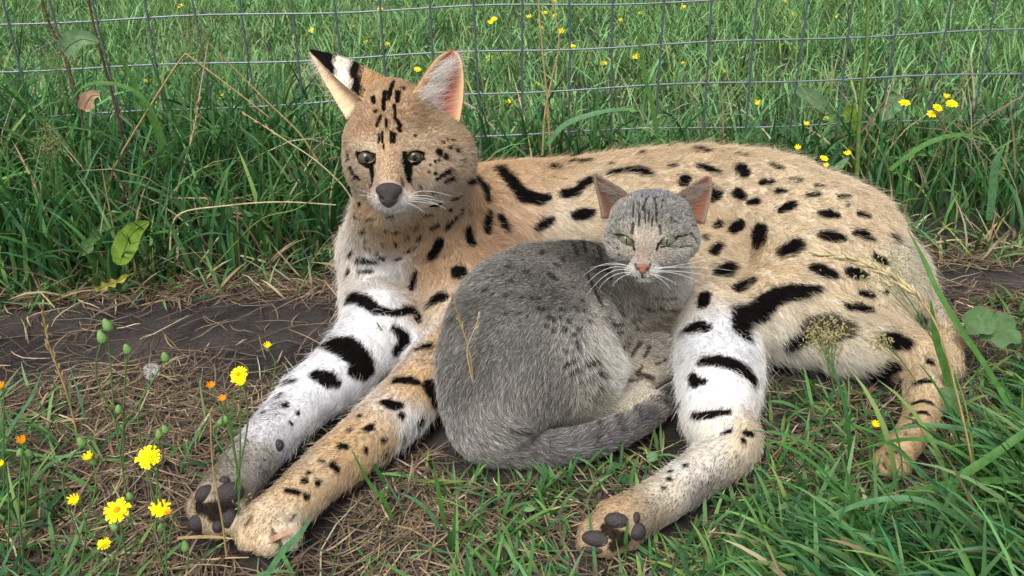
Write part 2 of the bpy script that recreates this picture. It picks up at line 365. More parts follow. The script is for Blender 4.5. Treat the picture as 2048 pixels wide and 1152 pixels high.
# ------------------------------------------------------------------ coats
CROPS = {'A': (580, 80, .347), 'B': (1130, 320, .2951), 'C': (660, 240, .3993), 'D': (1280, 260, .3819), 'E': (320, 600, .479),
         'F': (840, 440, .4513), 'G': (1100, 640, .4444), 'H': (1450, 560, .5137), 'P': (0, 0, 1)}
def conv(crop, strokes):
    ox, oy, s = CROPS[crop]
    g = {'A': 1.35, 'B': 1.45, 'F': 1.25, 'E': 1.3, 'G': 1.3, 'P': 1.0}.get(crop, 1.22)
    return [[(ox+x*s, oy+y*s, r*s*g+(1.6 if r*s < 6 and crop in 'CEGH' else .6)) for (x, y, r) in st] for st in strokes]
class Coat:
    def __init__(s, V, Q):
        s.V, s.Q = V, Q
        s.bvh = BVHTree.FromPolygons([tuple(v) for v in V], [tuple(int(i) for i in q) for q in Q])
        T = np.concatenate([Q[:, [0, 1, 2]], Q[:, [0, 2, 3]]]); s.T = T
        fn = np.cross(V[T[:, 1]]-V[T[:, 0]], V[T[:, 2]]-V[T[:, 0]]); s.area = np.linalg.norm(fn, axis=1)/2
        N = np.zeros_like(V); [np.add.at(N, T[:, i], fn) for i in range(3)]; s.N = norm(N); s.FN = norm(fn)
    def hit(s, x, y):
        d = ray(x, y); d = d/np.linalg.norm(d)
        r = s.bvh.ray_cast(Vector(CAM), Vector(d))
        return (np.array(r[0]), np.array(r[1])) if r[0] is not None else (None, None)
    def setup(s, seeds, flow, marks):
        s.sp, s.sc, s.sl = [], [], []
        for (x, y, c, L) in seeds:
            p, _ = s.hit(x, y)
            if p is None: continue
            q = lin(c); q = q*.72+.28*q.mean(); s.sp.append(p); s.sc.append(q); s.sl.append(L*.001)
        s.sp, s.sc, s.sl = np.array(s.sp), np.array(s.sc), np.array(s.sl)
        s.fp, s.fd = [], []
        for (a, b, c, d) in flow:
            p, n = s.hit(a, b); q, _ = s.hit(c, d)
            if p is None: continue
            if q is None: q = atZ(c, d, depth(p))
            s.fp.append(p); s.fd.append((q-p)/np.linalg.norm(q-p))
        s.fp, s.fd = np.array(s.fp), np.array(s.fd)
        s.marks = []
        for (st, col, soft) in marks:
            P = []
            for (x, y, r) in st:
                p, _ = s.hit(x, y)
                if p is not None: P.append((p, r*depth(p)/FPX))
            if P:
                if len(P) == 1: P = P*2
                s.marks.append((np.array([q[0] for q in P]), np.array([q[1] for q in P]), lin(col), soft))
    def idw(s, P, pts, vals, pw=4, eps=.012):
        out = np.zeros((len(P), vals.shape[1])); 
        for i in range(0, len(P), 40000):
            q = P[i:i+40000]; d2 = ((q[:, None]-pts[None])**2).sum(-1)+eps*eps
            wgt = d2**(-pw/2); wgt /= wgt.sum(1, keepdims=True); out[i:i+40000] = wgt@vals
        return out
    def base(s, P): return s.idw(P, s.sp, s.sc)
    def length(s, P): return s.idw(P, s.sp, s.sl[:, None])[:, 0]
    def pattern(s, P, jit=1.0, rnd=0.0):
        col = s.base(P)
        nz = noise3(P, 160, 3)*.4+noise3(P, 420, 5)*.3
        for (mp, mr, mc, soft) in s.marks:
            if not rnd and soft < .7: continue
            lo = (mp-mr[:, None]).min(0)-.012; hi = (mp+mr[:, None]).max(0)+.012
            I = np.nonzero(((P > lo) & (P < hi)).all(1))[0]
            if not len(I): continue
            q = P[I]; best = np.full(len(I), 9.)
            for a, ra, b, rb in zip(mp[:-1], mr[:-1], mp[1:], mr[1:]):
                ab = b-a; t = np.clip(((q-a)@ab)/(ab@ab+1e-12), 0, 1)
                d = np.linalg.norm(q-a-t[:, None]*ab, axis=1)/(ra+(rb-ra)*t)
                best = np.minimum(best, d)
            e = best+nz[I]*.28*jit+rnd*RNG.normal(size=len(I))*.10
            wgt = np.clip((1.06-e)/.16, 0, 1)*soft
            if rnd and soft < .85: wgt = (RNG.random(len(I)) < wgt)*.92
            col[I] = col[I]*(1-wgt[:, None])+mc*wgt[:, None]
        return col
    def flowat(s, P, N):
        d = s.idw(P, s.fp, s.fd, 3, .02)
        d = d-N*(d*N).sum(1, keepdims=True); return norm(d)
    def strands(s, n, keep, lift=.42, width=.00016, seg=4, lmul=1.0, vary=.15, tip=1.15, root=.75, messy=.25, dens=None, col=None, flow=None):
        p = s.area/s.area.sum() if dens is None else s.area*dens/(s.area*dens).sum()
        t = RNG.choice(len(s.T), n, p=p); a = RNG.random((n, 2)); f = a.sum(1) > 1; a[f] = 1-a[f]
        T = s.T[t]; w0 = 1-a.sum(1)
        P = s.V[T[:, 0]]*w0[:, None]+s.V[T[:, 1]]*a[:, :1]+s.V[T[:, 2]]*a[:, 1:]
        N = norm(s.N[T[:, 0]]*w0[:, None]+s.N[T[:, 1]]*a[:, :1]+s.N[T[:, 2]]*a[:, 1:])
        k = keep(P, N, t); P, N = P[k], N[k]; n = len(P)
        L = s.length(P)*lmul*RNG.uniform(.6, 1.25, n)
        D = s.flowat(P, N) if flow is None else flow(P, N)
        wob = np.stack([noise3(P, 45, i)+.8*noise3(P, 150, 10+i) for i in range(3)], 1)*messy + RNG.normal(size=(n, 3))*messy*.45
        D = norm(D+wob-N*(wob*N).sum(1, keepdims=True)*.7)
        up = lift*(1+.5*noise3(P, 60, 21))[:, None]
        c = s.pattern(P+D*L[:, None]*.55, rnd=1.0) if col is None else col(P)
        for (ea, eb, ec) in s.ears:
            e = ((T[k] >= ea) & (T[k] < ec)).all(1); c[e] = s.vcol[T[k][e][:, 0]]; L = np.where(e, np.minimum(L, .0045), L)
        pts = np.zeros((n, seg, 3)); pts[:, 0] = P-N*.0008
        for i in range(1, seg):
            f = i/(seg-1)
            pts[:, i] = P+D*f*L[:, None]+N*(up*(f-.45*f*f)*1.4)*L[:, None]
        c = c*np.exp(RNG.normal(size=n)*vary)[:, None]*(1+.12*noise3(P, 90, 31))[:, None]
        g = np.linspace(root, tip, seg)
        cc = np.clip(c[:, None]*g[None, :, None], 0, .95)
        rad = np.tile(np.linspace(1, .25, seg)*width, (n, 1))*RNG.uniform(.7, 1.3, (n, 1))
        return pts, rad, cc
def curves(name, pts, rad, cc, mat, parent):
    n, k = pts.shape[:2]
    cu = bpy.data.hair_curves.new(name); cu.add_curves([k]*n)
    cu.attributes['position'].data.foreach_set('vector', pts.astype(np.float32).ravel())
    r = cu.attributes.get('radius') or cu.attributes.new('radius', 'FLOAT', 'POINT'); r.data.foreach_set('value', rad.astype(np.float32).ravel())
    a = cu.attributes.new('col', 'FLOAT_COLOR', 'POINT'); c4 = np.ones((n*k, 4), np.float32); c4[:, :3] = cc.reshape(-1, 3); a.data.foreach_set('color', c4.ravel())
    cu.materials.append(mat); o = bpy.data.objects.new(name, cu)
    link(o, parent); o['kind'] = 'stuff'; return o
BLK = (22, 18, 17)
def S(crop, strokes, col=BLK, soft=1.0): return [(st, col, soft) for st in conv(crop, strokes)]
SV_SEEDS = [(785,240,(188,146,96),5),(880,290,(200,168,125),7),(915,330,(212,186,148),12),(925,270,(205,175,130),9),(712,340,(185,160,130),6),(780,345,(200,158,106),3),(748,350,(165,140,112),4),(818,350,(170,144,114),4),(770,290,(196,156,106),4),(780,310,(192,150,102),3),
 (806,402,(240,238,238),4),(757,405,(230,226,222),4),(742,378,(198,168,128),4),(820,374,(204,172,132),4),(762,372,(180,150,112),3),(795,370,(186,152,112),3),(835,400,(232,226,216),6),(785,416,(240,240,240),4),(745,293,(205,182,145),4),(828,288,(200,172,132),4),(850,345,(192,160,122),5),(870,370,(215,195,165),8),(790,185,(196,154,102),5),(735,260,(190,150,102),5),(850,235,(172,138,96),6),
 (715,390,(215,190,150),7),(840,395,(225,215,200),6),(730,425,(210,176,128),8),(720,470,(216,200,172),12),(800,470,(206,170,124),11),(700,530,(226,216,200),13),(760,540,(238,232,226),13),(870,530,(216,176,124),12),(960,400,(214,170,118),12),(1000,350,(218,178,126),12),
 (1040,440,(224,188,146),13),(1000,480,(216,174,126),12),(850,630,(226,202,162),13),(885,690,(200,165,115),9),(930,520,(216,176,126),12),(760,600,(247,247,250),12),(740,660,(247,247,250),12),(800,680,(245,245,248),12),(680,740,(242,242,246),11),(620,775,(238,238,242),10),(545,850,(208,204,208),8),(590,870,(240,240,244),10),
 (480,925,(150,140,124),7),(440,905,(200,176,128),6),(455,965,(142,128,106),6),(520,950,(190,182,170),7),(400,1020,(180,158,118),5),
 (840,765,(212,172,116),9),(700,890,(212,172,112),8),(600,985,(216,180,124),7),(520,1055,(216,186,140),6),(820,870,(236,232,228),11),(710,970,(228,216,194),9),(870,830,(228,222,216),11),(760,900,(216,182,130),9),(590,1060,(222,206,178),7),
 (1100,330,(214,178,128),13),(1250,305,(218,188,142),13),(1200,400,(228,204,164),14),(1130,460,(236,216,186),14),(1450,300,(220,192,148),13),(1500,400,(228,204,164),13),(1450,470,(220,192,148),13),(1600,480,(230,206,164),13),(1750,450,(224,198,158),13),(1830,520,(202,190,165),14),
 (1700,560,(228,204,164),13),(1650,640,(226,206,172),14),(1850,640,(206,190,160),13),(1580,700,(236,226,206),15),(1700,745,(236,226,206),16),(1790,770,(238,232,222),14),(1850,730,(220,190,145),9),(1840,830,(202,168,112),5),(1790,920,(206,168,108),4),(1890,680,(206,178,130),9),(1540,540,(222,196,152),13),
 (1440,680,(238,238,240),13),(1430,780,(248,248,250),11),(1430,850,(238,232,216),9),(1490,880,(206,182,140),7),(1500,920,(200,186,160),8),(1400,930,(216,206,190),7),(1410,985,(150,140,130),7),(1330,965,(206,190,162),6),(1300,1040,(152,132,106),6),(1230,1005,(186,150,100),5),(1180,1045,(182,150,105),4),(1340,935,(232,226,214),7)]
SV_FLOW = [(780,360,780,300),(780,260,780,190),(840,260,890,225),(870,330,930,345),(850,370,900,398),(730,340,698,365),(740,260,712,235),(760,400,732,412),(805,400,845,408),(788,418,795,440),(850,300,900,300),
 (880,420,900,470),(720,480,712,540),(780,520,770,590),(900,480,905,560),(960,380,1000,430),(1050,340,1120,350),(1200,360,1280,357),(1400,330,1490,347),(1300,420,1380,422),(1550,380,1630,412),(1700,450,1765,515),(1600,500,1680,540),(1800,550,1838,620),(1480,560,1560,575),
 (1600,640,1660,690),(1700,680,1770,720),(1560,690,1595,745),(1750,750,1790,792),(1840,760,1840,840),(1830,850,1790,920),(750,620,738,680),(700,720,620,790),(600,810,520,890),(500,920,440,1000),(860,740,780,820),(740,870,650,950),(620,980,540,1050),(820,860,792,905),(700,960,660,1000),
 (1430,680,1420,740),(1430,800,1435,860),(1470,890,1400,950),(1380,960,1300,1015),(1260,1030,1180,1060),(800,690,830,720),(1885,660,1900,720),(1000,450,1050,480)]
SV_MARKS = (S('C', [[(790,205,18),(850,245,25),(910,310,28),(970,380,32),(1060,400,26),(1095,388,14)],[(690,300,14),(735,295,22),(775,345,25),(785,400,20)],[(700,452,21)],[(662,445,12),(605,510,20),(588,537,12)],[(535,520,11),(505,545,8)],[(540,425,18),(515,430,12)],
 [(615,395,11),(650,385,9)],[(600,450,8)],[(800,465,12),(790,520,25),(785,560,18)],[(855,490,18),(870,530,20),(885,560,12)],[(690,555,22),(712,622,20)],[(550,615,22),(513,685,24)],[(435,600,12),(447,580,9)],[(385,655,17)],[(340,692,13)],[(420,640,7)],[(645,765,36)],[(432,775,16),(413,835,22)],
 [(535,900,36),(505,930,26),(565,893,28)],[(95,900,26),(160,905,33),(230,958,28),(330,972,18),(420,960,26),(445,1010,22)],[(320,1050,18),(370,1090,28)],[(140,705,13),(230,708,11)],[(150,762,9),(215,760,8)],[(95,760,14),(85,790,10)],[(95,680,9),(120,662,7)],[(190,640,15)],[(250,680,11),(270,690,8)],[(240,660,7)],
 [(110,607,9)],[(155,568,8),(180,547,6)],[(185,600,8)],[(325,560,12)],[(280,552,9)],[(325,618,9)],[(378,582,10)],[(418,537,11),(430,525,7)],[(260,620,6)],[(130,480,4),(200,495,4),(310,483,4)],[(470,480,8),(500,470,6)],
 [(1120,238,20),(1150,240,16)],[(1215,215,16),(1260,212,19),(1305,210,11)],[(1175,370,20),(1230,365,20),(1270,325,22),(1310,300,20)],[(1235,480,22),(1280,470,26),(1315,462,14)],[(1045,540,16),(1085,515,24),(1115,495,12)],[(1395,160,13),(1430,158,16),(1465,152,9)],[(1400,270,13),(1440,262,17),(1500,252,19),(1580,265,20)],[(1560,172,20)],[(1410,222,11)],[(150,420,10)],
 [(1080,205,14),(1040,205,10)],[(1200,150,12),(1240,145,10)]])
 + S('D', [[(70,92,12),(110,95,20),(150,98,16)],[(295,105,17),(345,112,20),(385,112,9)],[(510,128,8),(560,135,9)],[(150,188,13),(190,188,11)],[(310,190,13),(360,205,17),(420,225,11)],[(20,228,18),(60,232,12)],[(235,265,30)],[(525,200,27),(550,230,26)],[(690,185,15),(740,205,15)],[(640,278,18),(690,272,17)],[(800,262,13),(840,268,15)],[(925,296,11),(960,296,9)],
 [(385,345,33),(410,340,23)],[(510,330,24),(535,350,22)],[(575,380,15),(615,375,15)],[(725,325,18),(760,322,15)],[(885,345,16),(925,342,15)],[(1050,350,17),(1090,350,12)],[(740,420,20),(770,405,28),(800,395,22)],[(950,440,18),(990,442,26),(1030,450,16)],[(1090,395,11)],[(1150,445,16),(1195,455,13)],[(400,505,18),(420,490,18)],[(490,520,26),(530,492,22)],[(345,570,18)],[(385,640,26),(415,610,20)],
 [(625,540,46),(630,590,43)],[(770,635,46),(815,610,44)],[(965,555,28),(1010,562,34),(1055,570,22)],[(1140,545,20),(1180,555,26),(1220,575,15)],[(1320,560,20),(1350,590,18)],[(410,755,24),(445,740,40),(490,715,24)],[(510,835,24),(545,815,34),(590,795,20)],[(905,725,22),(960,740,34),(1020,765,20)],[(1090,740,20),(1130,750,28),(1180,765,16)],[(1230,665,16),(1280,690,20)],
 [(940,835,18),(860,848,34),(760,860,42),(690,890,46),(620,950,56),(540,980,58),(530,1060,46),(560,1095,32)],[(1160,850,15),(1210,865,16)],[(1290,850,12)],[(1090,930,20),(1150,938,26),(1210,945,18)],[(850,1100,36),(790,1130,32)],[(1340,1110,42),(1290,1100,32),(1390,1120,32)],[(1450,985,22),(1490,1000,16)],[(340,870,30),(330,920,28)],[(300,1030,42),(240,1060,28)]])
 + S('D', [[(900,1050,55),(1000,1040,68),(1090,1050,40)]], (48,40,32), .9)
 + S('H', [[(380,350,22)],[(600,370,36),(650,340,27),(560,380,22)],[(800,320,16)],[(745,402,11),(800,395,10)],[(735,480,9),(800,478,9)],[(725,525,8),(790,520,7)],[(705,568,7),(740,560,6)],[(620,440,10)],[(685,620,6)],[(640,440,9),(665,435,6)]])
 + S('E', [[(700,185,28),(770,195,46),(830,240,42),(860,295,36),(815,300,26)],[(700,330,32),(650,315,20),(735,350,16)],[(985,130,16),(1020,170,23),(985,215,18)],[(560,340,11),(520,355,11)],[(500,400,11),(480,408,7)],[(525,440,13)],[(430,470,8)],[(410,450,6)],[(575,475,7)],[(545,515,7)],[(1075,205,15),(1120,195,18)],[(985,340,18),(1030,335,21),(1075,345,13)],[(935,430,15),(970,440,22),(1005,440,14)],[(1010,485,15)],[(1130,370,32),(1150,420,28)],
  [(835,487,9)],[(860,540,13),(885,530,13)],[(790,545,8)],[(755,613,11),(778,613,9)],[(678,672,9)],[(720,688,12),(740,710,11)],[(618,720,9)],[(605,757,11)],[(660,765,13)],[(570,805,13),(530,797,8)],[(612,822,12)],[(1085,510,18)],[(1010,580,16)],[(930,585,10)],[(860,628,10)],[(935,645,12)]])
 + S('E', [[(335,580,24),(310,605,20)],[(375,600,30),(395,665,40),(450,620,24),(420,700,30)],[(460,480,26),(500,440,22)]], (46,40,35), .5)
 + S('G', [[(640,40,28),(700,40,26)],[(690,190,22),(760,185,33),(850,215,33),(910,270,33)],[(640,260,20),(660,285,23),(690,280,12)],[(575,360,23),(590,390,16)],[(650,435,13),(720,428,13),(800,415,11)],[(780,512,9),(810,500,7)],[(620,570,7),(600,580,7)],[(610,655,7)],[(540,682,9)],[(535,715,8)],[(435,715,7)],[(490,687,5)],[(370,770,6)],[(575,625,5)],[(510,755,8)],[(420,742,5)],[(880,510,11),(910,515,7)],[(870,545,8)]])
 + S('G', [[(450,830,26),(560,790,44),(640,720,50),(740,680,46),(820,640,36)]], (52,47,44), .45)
 + S('A', [[(578,215,13),(548,300,13),(540,395,10)],[(600,240,9),(578,300,10),(568,345,7)],[(645,225,12),(622,300,13),(618,355,9)],[(680,222,14),(650,280,12)],[(478,330,11),(484,358,10)],[(522,440,8),(502,495,7)],[(606,450,8),(635,492,8)],[(555,460,7),(557,505,6)],[(625,510,9),(632,520,8)],[(600,375,7),(606,435,6)],[(515,545,6),(512,590,5)],[(533,530,5),(533,590,5)],[(580,530,5),(581,592,5)],[(603,540,8),(600,588,7)],[(540,600,3),(540,630,3)],[(495,410,10)],
  [(860,648,17)],[(900,675,14)],[(925,622,11)],[(965,638,12)],[(885,590,8)],[(910,573,7)],[(940,580,8)],[(990,690,11)],[(925,748,10),(885,775,12),(845,805,8)],[(945,790,9),(895,815,10)],[(830,875,13)],[(720,550,8)],[(850,950,18)],[(840,770,8)],[(835,700,7)],[(335,650,7),(335,690,8)],[(348,740,8),(395,800,8)],[(320,600,6)],[(370,800,6)],[(800,760,6)],[(810,720,5)],[(860,690,6)],[(780,690,5)]])
 + S('A', [[(690,800,5),(715,860,5)],[(745,840,5),(765,870,4)],[(455,830,6),(462,890,5)],[(640,800,9),(650,840,7)]], (70,58,48), .8)
 + S('A', [[(388,655,9),(405,700,11),(450,725,13),(485,705,12),(490,660,6)],[(468,720,17),(476,780,15),(470,840,9)],[(662,655,13),(668,700,24),(680,750,22),(684,805,15)],[(690,650,8),(730,640,6),(772,655,8)],[(690,720,10),(735,708,8),(770,680,7)],[(392,655,7),(440,645,6),(488,662,6)]], (20,17,16))
 + S('A', [[(502,680,5),(504,770,5)],[(646,680,5),(648,745,5)]], (222,202,165), .55)
 + S('P', [[(398,1015,15),(450,1016,18),(428,1030,16),(470,1020,10)],[(1212,1058,13),(1248,1078,16),(1226,1094,12)]], (24,20,19), .95)
 + S('P', [[(1792,885,4),(1800,880,4)],[(1812,868,4)],[(1776,908,3)],[(1832,848,5),(1842,846,4)],[(1790,905,3)],[(1768,928,3),(1772,934,3)]], (70,52,36), .9)
 + S('E', [[(470,965,5),(495,1010,6),(500,1030,7)],[(385,905,4),(365,940,5)],[(560,900,3),(545,925,3)]], (92,74,54), .9)  # shade of the creases between the toes, painted into the coat colour
 + S('A', [[(488,905,5),(540,965,5),(575,985,5),(640,960,5),(720,940,4)]], (60,52,48), .6))
EARTIP = [((645, 125), 17), ((640, 112), 12)]
CT_SEEDS = [(1000,560,(124,121,113),8),(930,620,(106,103,96),8),(1050,700,(128,125,117),8),(950,760,(112,108,100),8),(1100,600,(114,111,103),8),(1180,520,(96,93,86),7),(1150,680,(150,145,134),9),(1210,690,(196,187,168),11),(1240,740,(228,220,202),13),(1190,800,(170,160,140),8),(1100,800,(120,115,107),8),(1000,830,(140,135,125),8),
 (1000,890,(150,145,137),8),(1100,900,(118,114,112),8),(1250,860,(108,104,105),8),(1200,880,(112,108,108),8),(1300,830,(92,88,90),8),(1150,895,(116,112,110),8),(1340,785,(50,48,52),7),(1250,805,(218,204,174),2.5),(1295,785,(215,200,172),2.5),(1320,705,(152,143,127),4),(1350,735,(168,158,142),4),(1300,755,(200,182,150),2.5),(1340,590,(192,182,162),8),(1372,570,(224,216,198),8),(1280,610,(160,150,130),8),(1230,600,(102,98,89),7),(1310,650,(172,156,130),7),(1230,660,(120,114,100),5),
 (1300,420,(136,133,126),3.5),(1240,440,(142,139,131),3.5),(1360,440,(142,139,131),3.5),(1290,495,(166,140,114),1.6),(1287,518,(178,140,108),1.4),(1240,512,(172,163,148),3.5),(1350,513,(172,163,148),3.5),(1228,468,(140,136,127),3.5),(1365,470,(142,138,128),3.5),(1265,540,(208,200,188),2.5),(1305,542,(208,200,188),2.5),(1290,560,(226,223,216),2.5),(1380,500,(188,180,164),5),(1215,490,(160,155,145),4.5),(1300,385,(122,124,127),4),(1270,480,(205,190,165),2),(1312,484,(205,190,165),2)]
CT_FLOW = [(1160,540,1060,570),(1050,590,960,660),(980,600,915,700),(1000,720,955,820),(1100,690,1050,790),(1180,650,1140,740),(1200,710,1235,765),(1120,800,1080,860),(1000,893,1090,897),(1170,880,1260,840),(1280,825,1340,785),(1320,580,1325,640),(1240,600,1245,660),(1260,700,1330,715),(1240,815,1290,790),
 (1287,520,1291,470),(1290,450,1297,400),(1240,460,1213,440),(1350,460,1388,440),(1240,510,1212,527),(1350,510,1392,527),(1268,540,1243,552),(1305,540,1332,552),(1290,560,1292,575),(1100,560,1010,600)]
CT_MARKS = (S('F', [[(390,213,9),(400,220,7)],[(290,315,11)],[(400,275,11)],[(385,340,11)],[(470,232,12),(485,242,11)],[(575,245,14),(600,262,16)],[(630,170,8),(640,190,6)],[(545,140,9),(535,155,7)],[(500,300,9)],[(545,295,8)],[(640,310,9)],[(500,352,11),(525,357,10)],[(600,355,11)],[(535,400,13),(555,395,9)],[(570,430,12),(590,445,12)],[(630,400,11)],[(622,435,11)],[(660,450,11)],[(690,390,9),(700,405,7)],[(715,355,11),(725,365,8)],[(730,405,9)],[(755,455,9)],[(440,415,10)],[(380,420,8)],[(590,495,8)],[(640,490,11)],[(700,485,11)],[(680,510,9)],[(770,535,9)],[(640,580,8)],[(700,570,8)],[(310,260,9)],[(350,300,8)],[(455,180,9)],[(420,150,8)],[(600,200,10),(615,215,8)],[(680,300,9)],[(590,310,9)],[(560,470,9)],[(480,430,8)],[(450,350,8)],[(690,545,9)]], (44,41,36), .8)
 + S('F', [[(745,640,14),(775,632,15)],[(790,675,12),(815,690,10)],[(690,620,7),(640,650,6)],[(720,650,6),(665,690,6)],[(760,700,6),(700,730,6)],[(800,740,7),(770,790,6)],[(680,110,7),(700,160,6)],[(720,100,7),(735,150,6)],[(760,90,8),(770,140,8)],[(790,120,9),(800,180,9)],[(820,200,9),(850,260,9)],[(740,240,7),(780,330,9),(800,380,8)]], (40,37,32), .8)
 + S('F', [[(905,540,7),(885,585,6)],[(978,543,8),(935,605,7)],[(1020,560,7),(995,605,6)],[(1090,618,6),(1045,640,6)],[(985,650,6),(970,670,6)],[(850,470,6),(950,450,7)],[(880,410,6),(970,440,6)],[(870,500,6),(960,480,5)],[(1060,385,6),(1160,400,6),(1215,365,5)],[(1040,340,5),(1120,345,5),(1200,310,4)],[(980,380,5),(1040,400,5)],[(1000,690,8),(1030,700,9),(960,680,7)]], (36,32,28), .82)
 + S('F', [[(400,935,9),(480,945,8)],[(700,920,10),(690,980,12)],[(800,900,12),(790,960,12)],[(880,870,14),(890,930,12)],[(960,830,16),(975,880,12)],[(1040,790,20),(1080,800,20)]], (42,40,41), .62)
 + S('B', [[(500,290,4),(506,385,4.5),(500,450,4)],[(555,265,5),(527,335,5)],[(600,262,5),(618,330,4.5),(615,415,5)],[(592,400,4.5),(590,445,4)],[(480,260,5),(440,230,5)],[(520,250,5),(500,210,5)],[(570,250,5),(575,200,5)],[(620,255,5),(640,205,5)],[(660,280,5),(700,220,5)],[(300,492,4),(350,502,4)],[(770,518,4),(850,498,5),(890,555,5)],[(300,625,4),(370,640,4)],[(760,650,4),(850,640,4)],[(640,718,4)],[(670,715,4)],[(600,765,3),(660,755,3)],[(430,715,3)],[(265,480,7),(280,520,6)],[(700,590,3),(760,585,3)],[(470,300,3),(462,380,3)],[(650,300,3),(655,390,3)],[(540,330,3),(545,430,3)],[(570,340,3),(566,420,3)],[(300,560,4),(360,600,4)],[(320,660,4),(400,680,3)],[(780,590,4),(860,580,4)],[(740,680,4),(860,690,4)],[(350,420,4),(400,390,4)],[(760,430,4),(710,390,4)],[(860,440,5),(900,470,5)],[(290,440,5),(275,470,5)]], (30,27,24), .82)
 + S('B', [[(462,430,6),(455,495,7)],[(640,445,6),(645,495,7)]], (70,44,22), .85)
 + S('B', [[(478,480,6),(490,520,5)],[(602,480,6),(600,520,5)]], (222,205,170), .7)
 + S('B', [[(355,505,5),(400,508,4),(470,560,5),(472,610,6)],[(362,530,4),(420,575,4),(465,580,5)],[(765,518,5),(700,535,4),(632,570,6),(620,610,6)],[(650,590,4),(710,578,4),(755,535,4)]], (24,20,18), .95)
 + S('B', [[(478,705,5),(490,740,4)],[(578,705,5),(560,745,4)],[(524,775,3),(524,795,3)],[(440,785,3),(480,800,3),(524,797,3),(570,800,3),(625,782,3)]], (60,44,38), .8))
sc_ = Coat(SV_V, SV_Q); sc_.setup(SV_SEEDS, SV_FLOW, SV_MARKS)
cc_ = Coat(CT_V, CT_Q); cc_.setup(CT_SEEDS, CT_FLOW, CT_MARKS)
# ears: colour front (inner) and back by hand
def ear_cols(coat, col, er, inner, inner_edge, outer):
    a, b, c = er; n = b-a; nu = {165: 11, 247: 13, 285: 15}[n]
    u = np.tile(np.linspace(-1, 1, nu), n//nu)
    e = np.abs(u)[:, None]**3
    col[a:b] = lin(inner)*(1-e)+lin(inner_edge)*e
    col[b:c] = outer if np.ndim(outer) == 2 else lin(outer)
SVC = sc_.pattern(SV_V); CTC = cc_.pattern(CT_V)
ear_cols(sc_, SVC, SV_EAR[0], (150, 92, 78), (205, 170, 130), (150, 120, 85))
bx = np.array([topix(p)[0] for p in SV_V[SV_EAR[1][1]:SV_EAR[1][2]]])
bandc = np.where((bx < 668)[:, None], lin((20, 17, 16)), np.where((bx < 698)[:, None], lin((232, 222, 205)), np.where((bx < 722)[:, None], lin((20, 17, 16)), lin((198, 164, 120)))))
ear_cols(sc_, SVC, SV_EAR[1], (205, 175, 145), (222, 196, 160), bandc)
ear_cols(cc_, CTC, CT_EAR[0], (150, 98, 82), (150, 134, 116), (112, 104, 94))
ear_cols(cc_, CTC, CT_EAR[1], (164, 98, 80), (150, 134, 116), (112, 104, 94))
sc_.ears, sc_.vcol, cc_.ears, cc_.vcol = SV_EAR, SVC, CT_EAR, CTC
serval = mesh_np('serval', SV_V, SV_Q, M_SKIN, cols=np.clip(SVC, 0, .9))
tag(serval, 'large golden serval with black spots lying stretched out behind the grey cat', 'serval')
cat = mesh_np('cat', CT_V, CT_Q, M_SKIN, cols=np.clip(CTC*.7, 0, .9))
tag(cat, 'small grey spotted tabby cat curled up against the belly of the serval', 'cat')
M_EYEDARK = plain('eye_dark', (.008, .007, .006), .2, .25)
def iris_mat(name, inner, outer):
    m, n, l, b = new_mat(name)
    tc = n.new('ShaderNodeTexCoord'); t = n.new('ShaderNodeTexNoise'); t.inputs['Scale'].default_value = 900
    l.new(tc.outputs['Object'], t.inputs[0]); r = n.new('ShaderNodeValToRGB')
    r.color_ramp.elements[0].position = .3; r.color_ramp.elements[0].color = (*lin(inner), 1); r.color_ramp.elements[1].position = .7; r.color_ramp.elements[1].color = (*lin(outer), 1)
    l.new(t.outputs[0], r.inputs[0]); l.new(r.outputs[0], b.inputs['Base Color']); b.inputs['Roughness'].default_value = .12; b.inputs['Specular IOR Level'].default_value = .45
    return m
M_IRIS_S = iris_mat('iris_olive', (58, 53, 40), (84, 77, 58)); M_IRIS_C = iris_mat('iris_green', (82, 88, 62), (108, 114, 84))
def cap(c, r, d, ang, sx=1.0, n=24, m=6):
    d = norm(np.asarray(d)); up = norm(np.array([0, 0, 1.])-d*d[2]); s = np.cross(up, d); V = [c+d*r]; F = []
    for i in range(1, m+1):
        a = ang*i/m
        for j in range(n):
            b = 2*math.pi*j/n; x, y = math.sin(a)*math.cos(b)*sx, math.sin(a)*math.sin(b)
            V.append(c+r*(s*x+up*y+d*math.sqrt(max(0, 1-x*x-y*y))))
    for j in range(n): F.append((0, 1+j, 1+(j+1) % n, 1+(j+1) % n))
    for i in range(m-1):
        for j in range(n): F.append((1+i*n+j, 1+(i+1)*n+j, 1+(i+1)*n+(j+1) % n, 1+i*n+(j+1) % n))
    return np.array(V), F
def tri_mesh(name, V, F, mat, parent):
    me = bpy.data.meshes.new(name); me.from_pydata([tuple(v) for v in V], [], [tuple(dict.fromkeys(int(i) for i in f)) for f in F])
    me.polygons.foreach_set('use_smooth', [True]*len(me.polygons)); me.materials.append(mat); me.update()
    return link(bpy.data.objects.new(name, me), parent)
